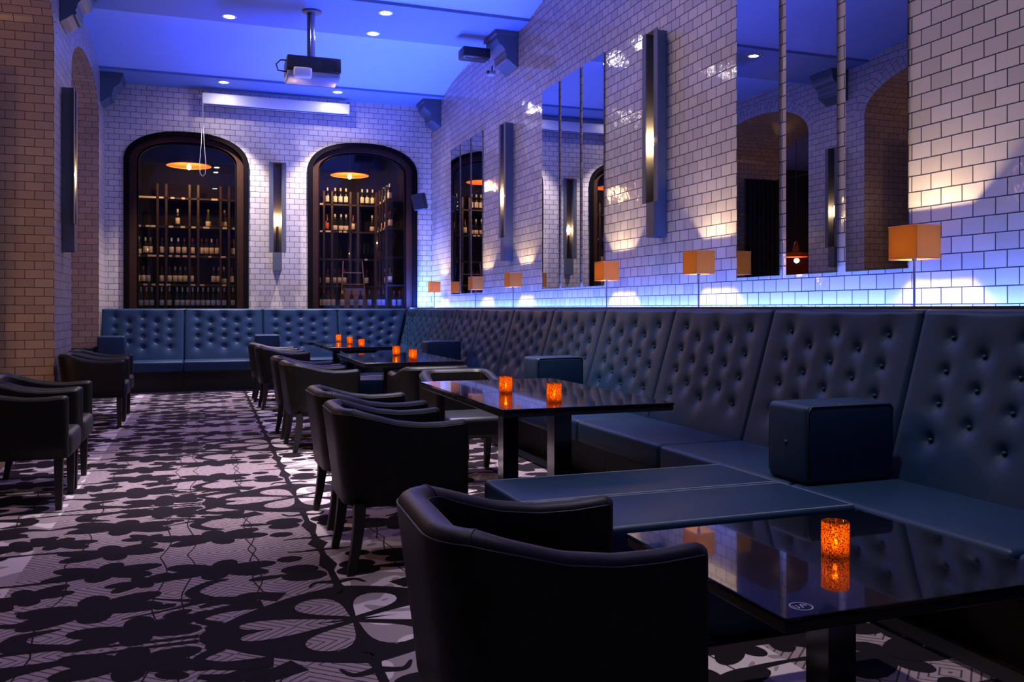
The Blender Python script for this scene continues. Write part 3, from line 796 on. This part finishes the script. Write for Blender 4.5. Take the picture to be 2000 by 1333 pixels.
def section(label, w, seat=(0, 1), sh=(0, 0), seat_w=None, seat_off=0.0, depth=.51, plinth=True):
    s = empty('banquette_section')
    tag(s, label, 'banquette', 'tufted banquette sections')
    rows, nu, bt = back_mesh(w - .004, *sh)
    m = MB(); b = m.grid(rows); nr = len(rows); nc = nu + 1
    m.ngon([b + i * nc for i in range(nr)]); m.ngon([b + i * nc + nu for i in range(nr)][::-1])
    bk = m.build('backrest', M['leather_blue'], s, smooth=True, angle=R(60))
    slope = .235 / (ZT - .40); nb = []
    for (y, z) in bt:
        o = bpy.data.objects.new('button', BT); o.location = (slope * (z - .40) + .022, y + (sh[0] * .5 + sh[1] * .5) * (z - .4) / .8, z); link(o, bk); nb.append(o)
    KID[bk.name] = nb; ks = [bk]
    if seat:
        sw = seat_w or w
        c = bev('seat_cushion', (depth + .03, sw - .006, .15), M['leather_blue'], s, (-depth / 2 + .005, seat_off, ZS - .075), .028, 4)
        ks.append(c)
        m = MB(); m.box((-depth / 2 + .10, seat_off, .15), (depth - .2, sw - .004, .30)); ks.append(m.build('plinth', M['plinth'], s))
    m = MB(); m.box((.16, 0, .20), (.26, w - .004, .39)); ks.append(m.build('back_base', M['plinth'], s))
    KID[s.name] = ks
    return s
NUM = ['first', 'second', 'third', 'fourth', 'fifth', 'sixth', 'seventh', 'eighth', 'ninth', 'tenth', 'eleventh']
BX = 2.865
pro = None
for k in range(11):
    lb = 'navy tufted leather banquette section on right wall, %s counted from the camera' % NUM[k]
    if pro is None: o = pro = section(lb, 1.10)
    else: o = copy_tree(pro)
    o.location = (BX, .87 + 1.10 * k + .55, 0); tag(o, lb)
# corner panel of the right run: ends on the sloped face of the back run
cw = 13.47 - 12.97
o = section('narrow navy tufted banquette panel filling the far right corner', cw - .01, seat=None, sh=(0, .235)); o.location = (BX, 12.97 + cw / 2 - .005, 0)
BYF = 13.47
xs = [-1.405, -.286, .837, 1.973]
LB = ['at the left end, under the left window', 'under right half of the left window', 'below the sconce between the windows']
pro = None
for i in range(3):
    x0, x1 = xs[i], xs[i + 1]
    lb = 'navy tufted leather banquette section on back wall, ' + LB[i]
    o = section(lb, x1 - x0)
    o.location = ((x0 + x1) / 2, BYF, 0); o.rotation_euler = (0, 0, pi / 2)
w = 2.855 - 1.973
o = section('navy tufted leather banquette section on back wall, below the right window', w, sh=(-.235, 0), seat_w=.37, seat_off=.25)
o.location = (1.973 + w / 2, BYF, 0); o.rotation_euler = (0, 0, pi / 2)

# armrest blocks standing on the seats
def armrest(label, x, y, L_, W_, H_, rz=0, tilt=0):
    a = empty('armrest_block', (x, y, ZS + .002), R(rz)); tag(a, label, 'armrest', 'leather armrest blocks')
    rt = Matrix.Rotation(R(tilt), 3, 'Y')
    bev('block', (L_, W_, H_), M['leather_blue'], a, (0, 0, H_ / 2), .025, 4)
    for sy in (-1, 1):
        m = MB(); e = .004
        P = [(-L_ / 2 + .012, sy * (W_ / 2 - .001), .03), (-L_ / 2 + .012, sy * (W_ / 2 - .001), H_ - .03), (-L_ / 2 + .03, sy * (W_ / 2 - .004), H_ - .006), (L_ / 2 - .03, sy * (W_ / 2 - .004), H_ - .006), (L_ / 2 - .012, sy * (W_ / 2 - .001), H_ - .03)]
        m.tube(P, .0035, 6); m.build('piping', M['dark_stitch'], a, smooth=True)
    for sx, sy, nx in ((-L_ / 2, 0, 1),):
        o = bpy.data.objects.new('button', BT); o.location = (sx + .001, 0, H_ * .5); link(o, a)
    return a
armrest('navy leather armrest block on the right banquette, nearest the camera', 2.615, 3.11, .475, .265, .335)
armrest('navy leather armrest block on the right banquette, second from the camera', 2.645, 6.40, .42, .27, .36, 3)
armrest('navy leather armrest block on the right banquette, third from the camera', 2.645, 9.88, .42, .27, .36)
armrest('navy leather armrest block on back banquette, below the wall sconce', .86, 13.22, .42, .34, .36, 90)
armrest('navy leather armrest block at left end of the back banquette', -1.22, 13.22, .42, .34, .36, 90)

# padded stools between the table groups
def stool(label, x0, x1, y0, y1):
    s = empty('padded_stool', ((x0 + x1) / 2, (y0 + y1) / 2, .0095)); tag(s, label, 'stool', 'padded blue bench stools')
    L_, W_ = x1 - x0, y1 - y0 - .004
    bev('cushion', (L_, W_, .15), M['leather_blue'], s, (0, 0, ZS - .082), .016, 3)
    bev('base', (L_ - .02, W_ - .01, .28), M['leather_blue'], s, (0, 0, .145), .01, 2)
    m = MB(); e = .012; z = ZS - .0085
    m.tube([(-L_ / 2 + e, -W_ / 2 + e, z), (L_ / 2 - e, -W_ / 2 + e, z), (L_ / 2 - e, W_ / 2 - e, z), (-L_ / 2 + e, W_ / 2 - e, z)], .0025, 6, closed=True)
    m.build('stitching', M['stitch'], s)
    return s
stool('blue padded bench stool nearest the camera, beside the low table', 1.14, 2.335, 2.63, 3.095)
stool('blue padded bench stool just behind the nearest one, against the right banquette', 1.14, 2.335, 3.098, 3.555)
stool('blue padded bench stool past the middle tables, near one', 1.14, 2.335, 8.98, 9.44)
stool('blue padded bench stool past the middle tables, far one', 1.14, 2.335, 9.443, 9.90)

# ------------------------------------------------------------------ tables and candles
def table(label, x0, x1, y0, y1, T, mark=False):
    t = empty('table', ((x0 + x1) / 2, (y0 + y1) / 2, .0095)); tag(t, label, 'table', 'black glass tables')
    w, d = x1 - x0, y1 - y0 - .006; T -= .0095
    bev('tabletop', (w, d, .012), M['glass_black'], t, (0, 0, T - .006), .002, 1)
    bev('apron', (w - .006, d - .006, .026), M['table_edge'], t, (0, 0, T - .0255), .003, 1)
    m = MB(); m.box((0, 0, (T - .06) / 2 + .012), (.095, .095, T - .10)); m.build('pedestal', M['pedestal'], t)
    m = MB()
    for sy in (-1, 1):
        b = len(m.v)
        m.v += [(-.30 * w, sy * .03, T - .04), (.30 * w, sy * .03, T - .04), (.22 * w, sy * .03, T - .085), (-.22 * w, sy * .03, T - .085)]
        m.ngon([b, b + 1, b + 2, b + 3] if sy < 0 else [b + 3, b + 2, b + 1, b])
    for i in range(4): m.ngon([i, (i + 1) % 4, 4 + (i + 1) % 4, 4 + i])
    m.build('bracket', M['blackwood'], t)
    bev('foot_plate', (.46, .46, .014), M['blackwood'], t, (0, 0, .008), .003, 1)
    if mark:
        m = MB(); c = (-w / 2 + .085, -d / 2 + .055, T + .0006)
        for (r, hw_) in ((.026, .0016),):
            rows = [[(c[0] + (r + s_ * hw_) * cos(a), c[1] + (r + s_ * hw_) * sin(a), c[2]) for s_ in (-1, 1)] for a in [2 * pi * i / 40 for i in range(40)]]
            m.grid(rows, close_v=True)
        def seg(a, b, wd=.0014):
            A, B = Vector((*a, 0)), Vector((*b, 0)); dr = (B - A).normalized(); n = Vector((-dr.y, dr.x, 0)) * wd
            m.face([Vector(c) + A + n, Vector(c) + A - n, Vector(c) + B - n, Vector(c) + B + n])
        for a, b in (((-.018, .010), (-.018, -.004)), ((-.018, -.004), (-.013, -.011)), ((-.013, -.011), (-.008, -.004)), ((-.008, -.004), (-.008, .010)), ((-.002, -.012), (.006, .012)), ((.004, .002), (.018, .002)), ((.006, .012), (.014, .010)), ((.014, .010), (.018, .002))): seg(a, b)
        m.build('etched_mark', M['mark'], t)
    return t
table('low black glass table in front, set with one candle and an etched round mark', 1.232, 2.135, 1.61, 2.395, .50, True)
TH = .74
table('black glass high table nearest the camera, near half of its pair', 1.27, 2.155, 3.67, 4.46, TH)
table('black glass high table nearest the camera, far half of its pair', 1.27, 2.155, 4.46, 5.25, TH)
table('black glass high table in the middle group, near half of its pair', 1.255, 2.13, 7.18, 7.965, TH)
table('black glass high table in the middle group, far half of its pair', 1.255, 2.13, 7.965, 8.75, TH)
table('black glass high table in the far group, nearest of three', 1.37, 2.19, 10.12, 10.85, TH)
table('black glass high table in the far group, middle of three', 1.36, 2.19, 10.85, 11.60, TH)
table('black glass high table in the far group, farthest of three', 1.31, 2.15, 11.78, 12.52, TH)
cproto = None
def candle(x, y, z, label, s=1.0):
    global cproto
    if cproto is None:
        c = cproto = empty('candle_holder')
        m = MB(); r = .0385; m.lathe([(.001, 0), (r - .001, 0), (r, .002), (r, .092), (r - .0012, .0935), (r - .0025, .092), (r - .0025, .006), (.001, .006)], 36, cap0=False, cap1=False)
        m.build('glass', M['amber'], c, smooth=True, angle=R(50))
        m = MB(); m.lathe([(.019, .0065), (.019, .020), (.0, .0205)], 20); m.build('tea_light', M['wax'], c, smooth=True, angle=R(50))
        m = MB(); m.lathe([(0, .022), (.0045, .028), (.0060, .035), (.0040, .046), (.0015, .056), (0, .060)], 12); m.build('flame', M['flame'], c, smooth=True)
        KID[c.name] = kids(c); o = c
    else: o = copy_tree(cproto)
    o.location = (x, y, z + .001); o.scale = (s, s, s); tag(o, label, 'candle', 'amber glass candle holders')
    l = bpy.data.lights.new('candle_light', 'POINT'); l.energy = CANDLE; l.color = (1, .62, .25); l.shadow_soft_size = .008
    lo = link(bpy.data.objects.new('candle_light', l)); lo.location = (x, y, z + .001 + .062 * s)
CANDLE = .26
candle(1.687, 1.988, .50, 'amber glass candle holder alone on the low front table')
candle(1.615, 3.90, TH, 'amber candle holder on nearest high table, the right one of two', .98)
candle(1.545, 4.42, TH, 'amber candle holder on nearest high table, the left one of two', .94)
candle(1.757, 7.55, TH, 'amber candle holder on middle tables, the right one of two', .97)
candle(1.77, 8.32, TH, 'amber candle holder on middle tables, the left one of two', .97)
candle(1.755, 10.22, TH, 'amber candle holder on far tables, the right one of three', .97)
candle(1.765, 11.16, TH, 'amber candle holder on far tables, the middle one of three', .97)
candle(1.76, 12.12, TH, 'amber candle holder on far tables, the left one of three', .97)

# ------------------------------------------------------------------ ledge lamps
def make_lamp():
    l = empty('table_lamp')
    m = MB(); m.lathe([(.045, 0), (.045, .006), (.008, .012)], 20); m.build('base', M['steel'], l, smooth=True, angle=R(40))
    m = MB(); m.tube([(0, 0, .01), (0, 0, .335)], .006, 8); m.lathe([(.011, .325), (.013, .34), (.013, .365), (.008, .37)], 12); m.build('stem', M['steel'], l, smooth=True, angle=R(40))
    X2, Y2, Z0, Z1, th = .078, .096, .335, .505, .003
    m = MB()
    for z0_, z1_ in ((Z0, Z1),):
        o_ = [(-X2, -Y2), (X2, -Y2), (X2, Y2), (-X2, Y2)]; i_ = [(x - math.copysign(th, x), y - math.copysign(th, y)) for x, y in o_]
        m.grid([[(*p, z0_) for p in i_], [(*p, z0_) for p in o_], [(*p, z1_) for p in o_], [(*p, z1_) for p in i_]], close_u=True, close_v=True)
    m.build('shade', M['shade'], l)
    for zz in (Z0, Z1):
        m = MB(); m.tube([(-X2, -Y2, zz), (X2, -Y2, zz), (X2, Y2, zz), (-X2, Y2, zz)], .0028, 6, closed=True); m.build('shade_rim', M['copper'], l)
    m = MB(); m.tube([(-X2, 0, Z0 + .004), (X2, 0, Z0 + .004)], .002, 6); m.tube([(0, -Y2, Z0 + .004), (0, Y2, Z0 + .004)], .002, 6); m.build('spider', M['steel'], l)
    m = MB(); m.lathe([(0, .368), (.010, .371), (.015, .380), (.016, .388), (.011, .398), (0, .402)], 14); m.build('bulb', M['bulb_lamp'], l, smooth=True)
    KID[l.name] = kids(l); return l
LAMPY = [3.50, 5.57, 7.13, 9.67, 11.18, 13.42]; XL = 3.475
LL = ['nearest the camera, right of the near mirror', 'left of the near mirror', 'right of the middle mirror', 'left of the middle mirror', 'right of the far mirror', 'in the back corner, left of the far mirror']
lp = None
for y, s_ in zip(LAMPY, LL):
    o = make_lamp() if lp is None else copy_tree(lp)
    lp = lp or o; o.location = (XL, y, 1.121)
    tag(o, 'slim ledge lamp with square amber shade, ' + s_, 'lamp', 'amber lamps along the ledge')
    l = bpy.data.lights.new('lamp_light', 'POINT'); l.energy = 24.0; l.color = (1, .76, .50); l.shadow_soft_size = .012
    lo = link(bpy.data.objects.new('lamp_light', l)); lo.location = (XL, y, 1.121 + .418)
    lo.location.x -= .0

# ------------------------------------------------------------------ mirrors
mp = None
for (yc, nm) in ((4.51, 'near'), (8.325, 'middle'), (12.19, 'far')):
    for k in range(3):
        y = yc + (k - 1) * .561
        if mp is None: o = mp = bev('wall_mirror', (.010, .488, 2.26), M['mirror'], None, (0, 0, 0), .002, 1)
        else: o = mp.copy(); COL.objects.link(o)
        o.location = (WX - .0125, y, 2.55)
        tag(o, 'tall frameless mirror strip, %s of three in the %s mirror group, right wall' % (('right one', 'middle one', 'left one')[k], nm), 'mirror', 'tall mirror strips')

# ------------------------------------------------------------------ wall sconces (hat channel: box with open front and two flanges)
def make_sconce():
    s = empty('wall_sconce')     # local: wall plane x=0, front +x ; width along y ; z0 = tail bottom
    H_, Tl, w, d, t = 1.73, .29, .135, .12, .004
    m = MB()
    m.box((.004, 0, H_ / 2), (t, w, H_))
    m.build('back_plate', M['steel_dark'], s)
    for sy in (-1, 1):
        m = MB(); m.box((d / 2, sy * (w / 2 - t / 2), H_ / 2), (d, t, H_)); m.build('side_plate', M['steel'], s)
        m = MB(); m.box((d + .002, sy * (w / 2 + .032), (H_ + Tl) / 2), (.005, .066, H_ - Tl)); m.build('flange', M['steel'], s)
    m = MB(); m.box((d, 0, Tl / 2), (t, w, Tl)); m.build('tail_plate', M['steel'], s)
    m = MB(); m.box((d / 2, 0, Tl), (d - .002, w - .01, .005)); m.build('slot_floor', M['steel_dark'], s)
    m = MB(); m.box((d / 2, 0, H_ - .003), (d - .002, w - .01, .005)); m.build('slot_top', M['steel_dark'], s)
    m = MB(); m.lathe([(.020, Tl + .003), (.020, Tl + .42), (.014, Tl + .425), (.012, Tl + .44)], 14, (.06, 0, 0)); m.build('tube', M['blackwood'], s, smooth=True, angle=R(40))
    m = MB(); m.lathe([(0, Tl + .44), (.014, Tl + .45), (.030, Tl + .49), (.032, Tl + .52), (.024, Tl + .56), (.008, Tl + .60), (0, Tl + .61)], 14, (.06, 0, 0)); m.build('bulb', M['bulb_sconce'], s, smooth=True)
    m = MB()
    for k in range(7):
        for sy in (-1, 1): m.lathe([(.004, 0), (.003, .002), (0, .0025)], 8, (0, 0, 0)); 
    KID[s.name] = kids(s); return s
SCN = [(WX - .002, 6.41, pi, 'steel channel wall sconce between the near and middle mirrors'),
       (WX - .002, 10.22, pi, 'steel channel wall sconce between the middle and far mirrors'),
       (LX + .002, 10.17, 0, 'steel channel wall sconce on the left pillar'),
       (LX + .002, 6.32, 0, 'steel channel wall sconce on the nearest left pillar, just beyond the picture edge'),
       (px(541, BY), BY - .002, -pi / 2, 'steel channel wall sconce on back wall between the arched windows')]
sp_ = None
for x, y, a, lb in SCN:
    o = make_sconce() if sp_ is None else copy_tree(sp_)
    sp_ = sp_ or o; o.location = (x, y, 1.80); o.rotation_euler = (0, 0, a); tag(o, lb, 'wall sconce', 'steel wall sconces')
    l = bpy.data.lights.new('sconce_light', 'POINT'); l.energy = 5.0; l.color = (1, .55, .22); l.shadow_soft_size = .02
    lo = link(bpy.data.objects.new('sconce_light', l)); lo.location = (x + .115 * cos(a), y + .115 * sin(a), 1.80 + .29 + .53)

# ------------------------------------------------------------------ ceiling things
dp = None; DOWN = .55
for (x, y, lb) in ((.27, 10.58, 'round recessed downlight on the projector beam, left, far'), (.27, 9.84, 'round recessed downlight on the projector beam, left, near'),
                   (1.97, 9.84, 'round recessed downlight on the projector beam, right, near'), (1.97, 10.63, 'round recessed downlight on the projector beam, right, far'),
                   (.27, 13.68, 'round recessed downlight on the back beam, left of the projector'), (1.975, 13.70, 'round recessed downlight on the back beam, right of the projector'),
                   (.27, 5.95, 'round recessed downlight on the third beam, left, near'), (.27, 6.75, 'round recessed downlight on the third beam, left, far'),
                   (1.97, 5.95, 'round recessed downlight on the third beam, right, near'), (1.97, 6.75, 'round recessed downlight on the third beam, right, far'),
                   (.27, 2.85, 'round recessed downlight on the beam above the camera, left'), (1.97, 2.85, 'round recessed downlight on the beam above the camera, right')):
    if dp is None:
        o = dp = empty('downlight')
        m = MB(); m.lathe([(.062, -.006), (.085, -.006), (.088, 0), (.062, 0)], 28, cap0=False, cap1=False); m.build('trim_ring', M['white_metal'], o, smooth=True, angle=R(40))
        m = MB(); m.lathe([(.062, -.003), (.0, -.004)], 28, cap0=False); m.build('lens', M['down'], o)
        KID[o.name] = kids(o)
    else: o = copy_tree(dp)
    o.location = (x, y, CZ - .001); tag(o, lb, 'downlight', 'recessed ceiling downlights')
    e, wide = (1350, 30) if y < 8 else (150, 20)
    if y > 13: e, wide = 1500, 24
    if y < 4: e, wide = (520, 75) if x > 1 else (20, 60)
    for en, ang, bl in ((e, 80 if y > 13 else 44, .45 if y > 13 else .9), (wide, 150, .6)):
        l = bpy.data.lights.new('downlight_spot', 'SPOT'); l.energy = en * DOWN; l.color = (1, .82, .64) if ang > 100 else (1, .87, .90); l.spot_size = R(ang); l.spot_blend = bl; l.shadow_soft_size = .05
        lo = link(bpy.data.objects.new('downlight_spot', l)); lo.location = (x, y, CZ - .02)

def corbel(label, x, y, sx):
    """classical bracket under the beam end; sx = +1 leans from the left wall, -1 from the right wall"""
    c = empty('ceiling_corbel', (x, y, CZ)); tag(c, label, 'corbel', 'painted beam corbels')
    prof = [(0, 0), (.27, 0), (.27, -.10), (.262, -.13), (.235, -.17), (.19, -.20), (.165, -.235), (.16, -.27), (.145, -.31), (.11, -.36), (.06, -.40), (0, -.44)]
    m = MB(); W_ = .22
    rows = [[(sx * (a + .002), yy, z - .001) for a, z in prof] for yy in (-W_, W_)]
    b = m.grid(rows, close_u=True); n = len(prof)
    m.ngon(range(b, b + n)); m.ngon([b + n + i for i in range(n)][::-1])
    m.build('body', M['corbel'], c)
    m = MB(); m.box((sx * .15, 0, -.03), (.30, 2 * W_ + .03, .05)); m.build('cap_moulding', M['corbel'], c)
    m = MB(); m.tube([(sx * .135, -W_ - .004, -.335), (sx * .135, W_ + .004, -.335)], .022, 10); m.build('roll', M['corbel'], c, smooth=True, angle=R(50))
for y, nm in ((10.19, 'projector'), (13.88, 'back'), (6.34, 'third')):
    corbel('grey moulded corbel carrying the right end of the %s beam' % nm, WX - .004, y, -1)
    corbel('grey moulded corbel carrying the left end of the %s beam' % nm, LX + .004, y, 1)

# projector
p = empty('projector', (1.165, 10.08, CZ)); tag(p, 'black and white projector hanging from the ceiling on a pole', 'projector')
m = MB(); m.lathe([(.0, 0), (.11, -.001), (.11, -.018), (.03, -.025)], 24); m.build('ceiling_plate', M['steel'], p, smooth=True, angle=R(40))
m = MB(); m.tube([(0, 0, -.02), (0, 0, -.57)], .032, 14); m.build('pole', M['chrome'], p, smooth=True, angle=R(60))
m = MB(); m.box((-.045, 0, -.29), (.025, .03, .54)); m.build('cable_trunk', M['steel'], p)
bev('body', (.60, .42, .17), M['black_plastic'], p, (.0, 0, -.66), .015, 3)
bev('lower_shell', (.585, .40, .075), M['grey_plastic'], p, (.0, 0, -.775), .02, 3)
bev('lens_housing', (.20, .10, .11), M['white_metal'], p, (-.13, -.20, -.77), .02, 3)
m = MB()
for k in range(9): m.box((.10 + k * .018, -.2115, -.66), (.008, .004, .10))
m.build('vent', M['plinth'], p)
m = MB(); m.tube([(0, .0, -.56), (.08, .02, -.545), (.18, .0, -.55), (.25, -.03, -.57), (.18, -.06, -.56), (.08, -.05, -.55)], .012, 6); m.build('cable', M['black_plastic'], p, smooth=True)
m = MB(); m.tube([(-.28, -.1, -.62), (-.36, -.1, -.62), (-.41, -.1, -.67), (-.39, -.1, -.74), (-.29, -.1, -.75)], .009, 6); m.tube([(-.02, -.05, -.56), (-.18, -.08, -.55), (-.29, -.08, -.59)], .008, 6); m.build('cable', M['black_plastic'], p, smooth=True)
# screen case and its cord
s = empty('projection_screen', (1.09, 14.10, 4.44)); tag(s, 'long white roller screen case above the arched windows', 'projection screen')
bev('case', (2.26, .13, .17), M['white_metal'], s, (0, 0, 0), .012, 2)
m = MB(); m.box((0, -.03, -.089), (2.20, .025, .012)); m.build('bottom_bar', M['steel'], s)
m = MB()
for sx in (-1, 1): m.box((sx * 1.12, .01, .10), (.03, .06, .05))
m.build('hanger', M['steel'], s)
m = MB(); x0 = -1.12
m.tube([(x0, -.05, -.08), (x0 - .02, -.05, -.7), (x0 - .045, -.05, -1.0), (x0 - .04, -.05, -1.16), (x0, -.05, -1.21), (x0 + .04, -.05, -1.16), (x0 + .045, -.05, -1.0), (x0 + .02, -.05, -.7), (x0 + .005, -.05, -.08)], .0035, 6)
m.build('pull_cord', M['grey_plastic'], s, smooth=True)
# speaker in the back right corner
s = empty('loudspeaker', (3.38, 14.02, 2.98)); s.rotation_euler = (R(14), R(-8), R(-28)); tag(s, 'small black loudspeaker tilted on the back wall corner', 'loudspeaker')
bev('cabinet', (.22, .17, .27), M['black_plastic'], s, (0, 0, 0), .025, 3)
bev('grille', (.19, .012, .23), M['plinth'], s, (0, -.088, 0), .004, 1)
m = MB(); m.tube([(0, .08, 0), (.03, .16, .02)], .018, 8); m.build('wall_mount', M['black_plastic'], s)
# black box and small fitting by the right corbel
s = empty('sensor_box', (3.20, 10.35, 4.40)); tag(s, 'small black box with a red light fixed beside the right corbel', 'sensor box')
bev('case', (.36, .24, .13), M['black_plastic'], s, (-.0, 0, 0), .02, 2)
m = MB(); m.lathe([(.004, -.001), (.004, .001)], 8, (.09, -.12, .01)); m.build('indicator', emis('red_indicator', (1, .05, .03), 2), s)
m = MB(); m.tube([(-.15, -.10, -.075), (-.05, -.12, -.085), (.08, -.12, -.075), (.16, -.11, -.09)], .006, 6); m.build('cable', M['black_plastic'], s)
s = empty('camera_fitting', (3.40, 10.28, 4.16)); tag(s, 'small pale camera fitting hanging under the right corbel box', 'camera')
bev('body', (.09, .12, .06), M['grey_plastic'], s, (0, 0, 0), .02, 3)
m = MB(); m.lathe([(.022, 0), (.022, .03), (.012, .035)], 12, (-.05, -.03, -.01)); m.build('lens', M['black_plastic'], s)
m = MB(); m.tube([(.01, 0, .03), (.02, .02, .10)], .01, 6); m.build('wall_mount', M['black_plastic'], s)

# curtains at the outer end of the passages, and their rails
for (y, lb) in ((13.22, 'black curtain drawn back in the farthest left archway'), (9.37, 'black curtain drawn back in the second left archway')):
    c = empty('curtain', (-2.31, y, 0)); tag(c, lb, 'curtain', 'black archway curtains')
    m = MB(); rows = []
    for z in (.03, 1.2, 2.4, 3.55):
        rows.append([(-.38 + .76 * i / 40, .055 * sin(i * 1.25) + (.01 * sin(i * .7) if z < 2 else 0), z) for i in range(41)])
    b = m.grid(rows); o = m.build('drape', M['curtain'], c, smooth=True)
    md = o.modifiers.new('thick', 'SOLIDIFY'); md.thickness = .01
    m = MB(); m.tube([(-.40, .06, 3.57), (-.40, -2.45, 3.57)], .012, 8); m.build('rail', M['blackwood'], c)

cb = empty('cabinet', (-1.66, 13.22, 0)); tag(cb, 'low black cabinet in the farthest left archway, behind the armchairs', 'cabinet')
bev('body', (.44, .40, .60), M['plinth'], cb, (0, 0, .33), .006, 1); bev('top', (.46, .42, .03), M['blackwood'], cb, (0, 0, .645), .005, 1)
mb = MB(); mb.box((0, 0, .02), (.38, .34, .04)); mb.build('base', M['blackwood'], cb)
for sx in (-1, 1):
    d_ = bev('door', (.20, .018, .54), M['blackwood'], cb, (sx * .105, -.209, .33), .003, 1); bev('handle', (.012, .02, .10), M['steel'], d_, (sx * .03, -.226, .40), .004, 1)
# blue strip light on the ledge behind the banquettes
m = MB(); m.box((3.58, 7.2, 1.128), (.02, 13.6, .012)); tag(m.build('led_strip', M['led']), 'blue light strip hidden on the ledge behind the right banquettes', 'light strip')

# ------------------------------------------------------------------ lights
def area(name, loc, rot, sx, sy, e, col, spread=180):
    l = bpy.data.lights.new(name, 'AREA'); l.shape = 'RECTANGLE'; l.size = sx; l.size_y = sy; l.energy = e; l.color = col; l.spread = R(spread)
    o = link(bpy.data.objects.new(name, l)); o.location = loc; o.rotation_euler = rot; return o
BLUE = (.02, .07, 1)
area('led_wall_wash', (3.575, 7.3, 1.14), (pi, 0, 0), .03, 13.6, 300, (.065, .15, 1), 180)
area('led_ceiling_wash', (3.36, 11.3, 1.15), (pi, R(-20), 0), .10, 4.6, 260, BLUE, 78)
area('led_ceiling_wash', (3.36, 6.0, 1.15), (pi, R(-12), 0), .10, 5.6, 30, BLUE, 70)
area('led_corner_wash', (3.25, 14.05, 1.16), (pi, 0, 0), .6, .06, 130, (.04, .11, 1), 170)
def point(name, loc, e, col, r=.05):
    l = bpy.data.lights.new(name, 'POINT'); l.energy = e; l.color = col; l.shadow_soft_size = r
    o = link(bpy.data.objects.new(name, l)); o.location = loc; return o
point('cellar_bulb_light', (px(369, 15.15), 15.13, 3.45), 44, (1, .55, .22), .03)
point('cellar_bulb_light', (px(683, 15.15), 15.13, 3.43), 46, (1, .55, .22), .03)
point('side_room_pendant_and_fill', (-5.0, 15.68, 2.25), 120, (1, .50, .2), .05)
point('side_room_pendant_and_fill', (-4.6, 5.2, 3.2), 110, (1, .52, .30), .3)  # added warm fill without a fixture, for the side room
point('side_room_pendant_and_fill', (-4.6, 9.2, 3.2), 60, (1, .50, .34), .3)  # second unseen warm fill, further along the side room
point('side_room_pendant_and_fill', (-4.2, 18.3, 4.5), 90, (.25, .3, 1), .03)  # added blue fill for the side room's far end, no lamp there
point('side_room_pendant_and_fill', (-2.7, 7.3, 1.0), 14, (1, .52, .22), .2)  # low warm fill added to tint the nearer arch jamb
point('side_room_pendant_and_fill', (-2.7, 11.2, 1.6), 9, (1, .50, .26), .2)  # low warm fill added inside the far arch, no fixture

w = bpy.data.worlds.new('World'); SC.world = w; w.use_nodes = True
w.node_tree.nodes['Background'].inputs[0].default_value = (0, 0, 0, 1); w.node_tree.nodes['Background'].inputs[1].default_value = 0

# ------------------------------------------------------------------ camera
cam = bpy.data.cameras.new('camera'); co = link(bpy.data.objects.new('camera', cam))
co.location = (0, 0, 1.2); co.rotation_euler = (pi / 2, 0, -math.atan2(.3369, .9415))
cam.sensor_width = 36; cam.lens = 1677 / 2000 * 36; cam.shift_y = -(666.5 - 602.5) / 2000; cam.clip_start = .05
SC.camera = co
SC.view_settings.view_transform = 'Standard'; SC.view_settings.look = 'None'; SC.view_settings.gamma = 1
SC.view_settings.use_curve_mapping = False; SC.view_settings.exposure = -.12
SC.cycles.max_bounces = 8; SC.cycles.diffuse_bounces = 3; SC.cycles.glossy_bounces = 5; SC.cycles.transparent_max_bounces = 12
SC.cycles.use_denoising = True; SC.cycles.sample_clamp_indirect = 4
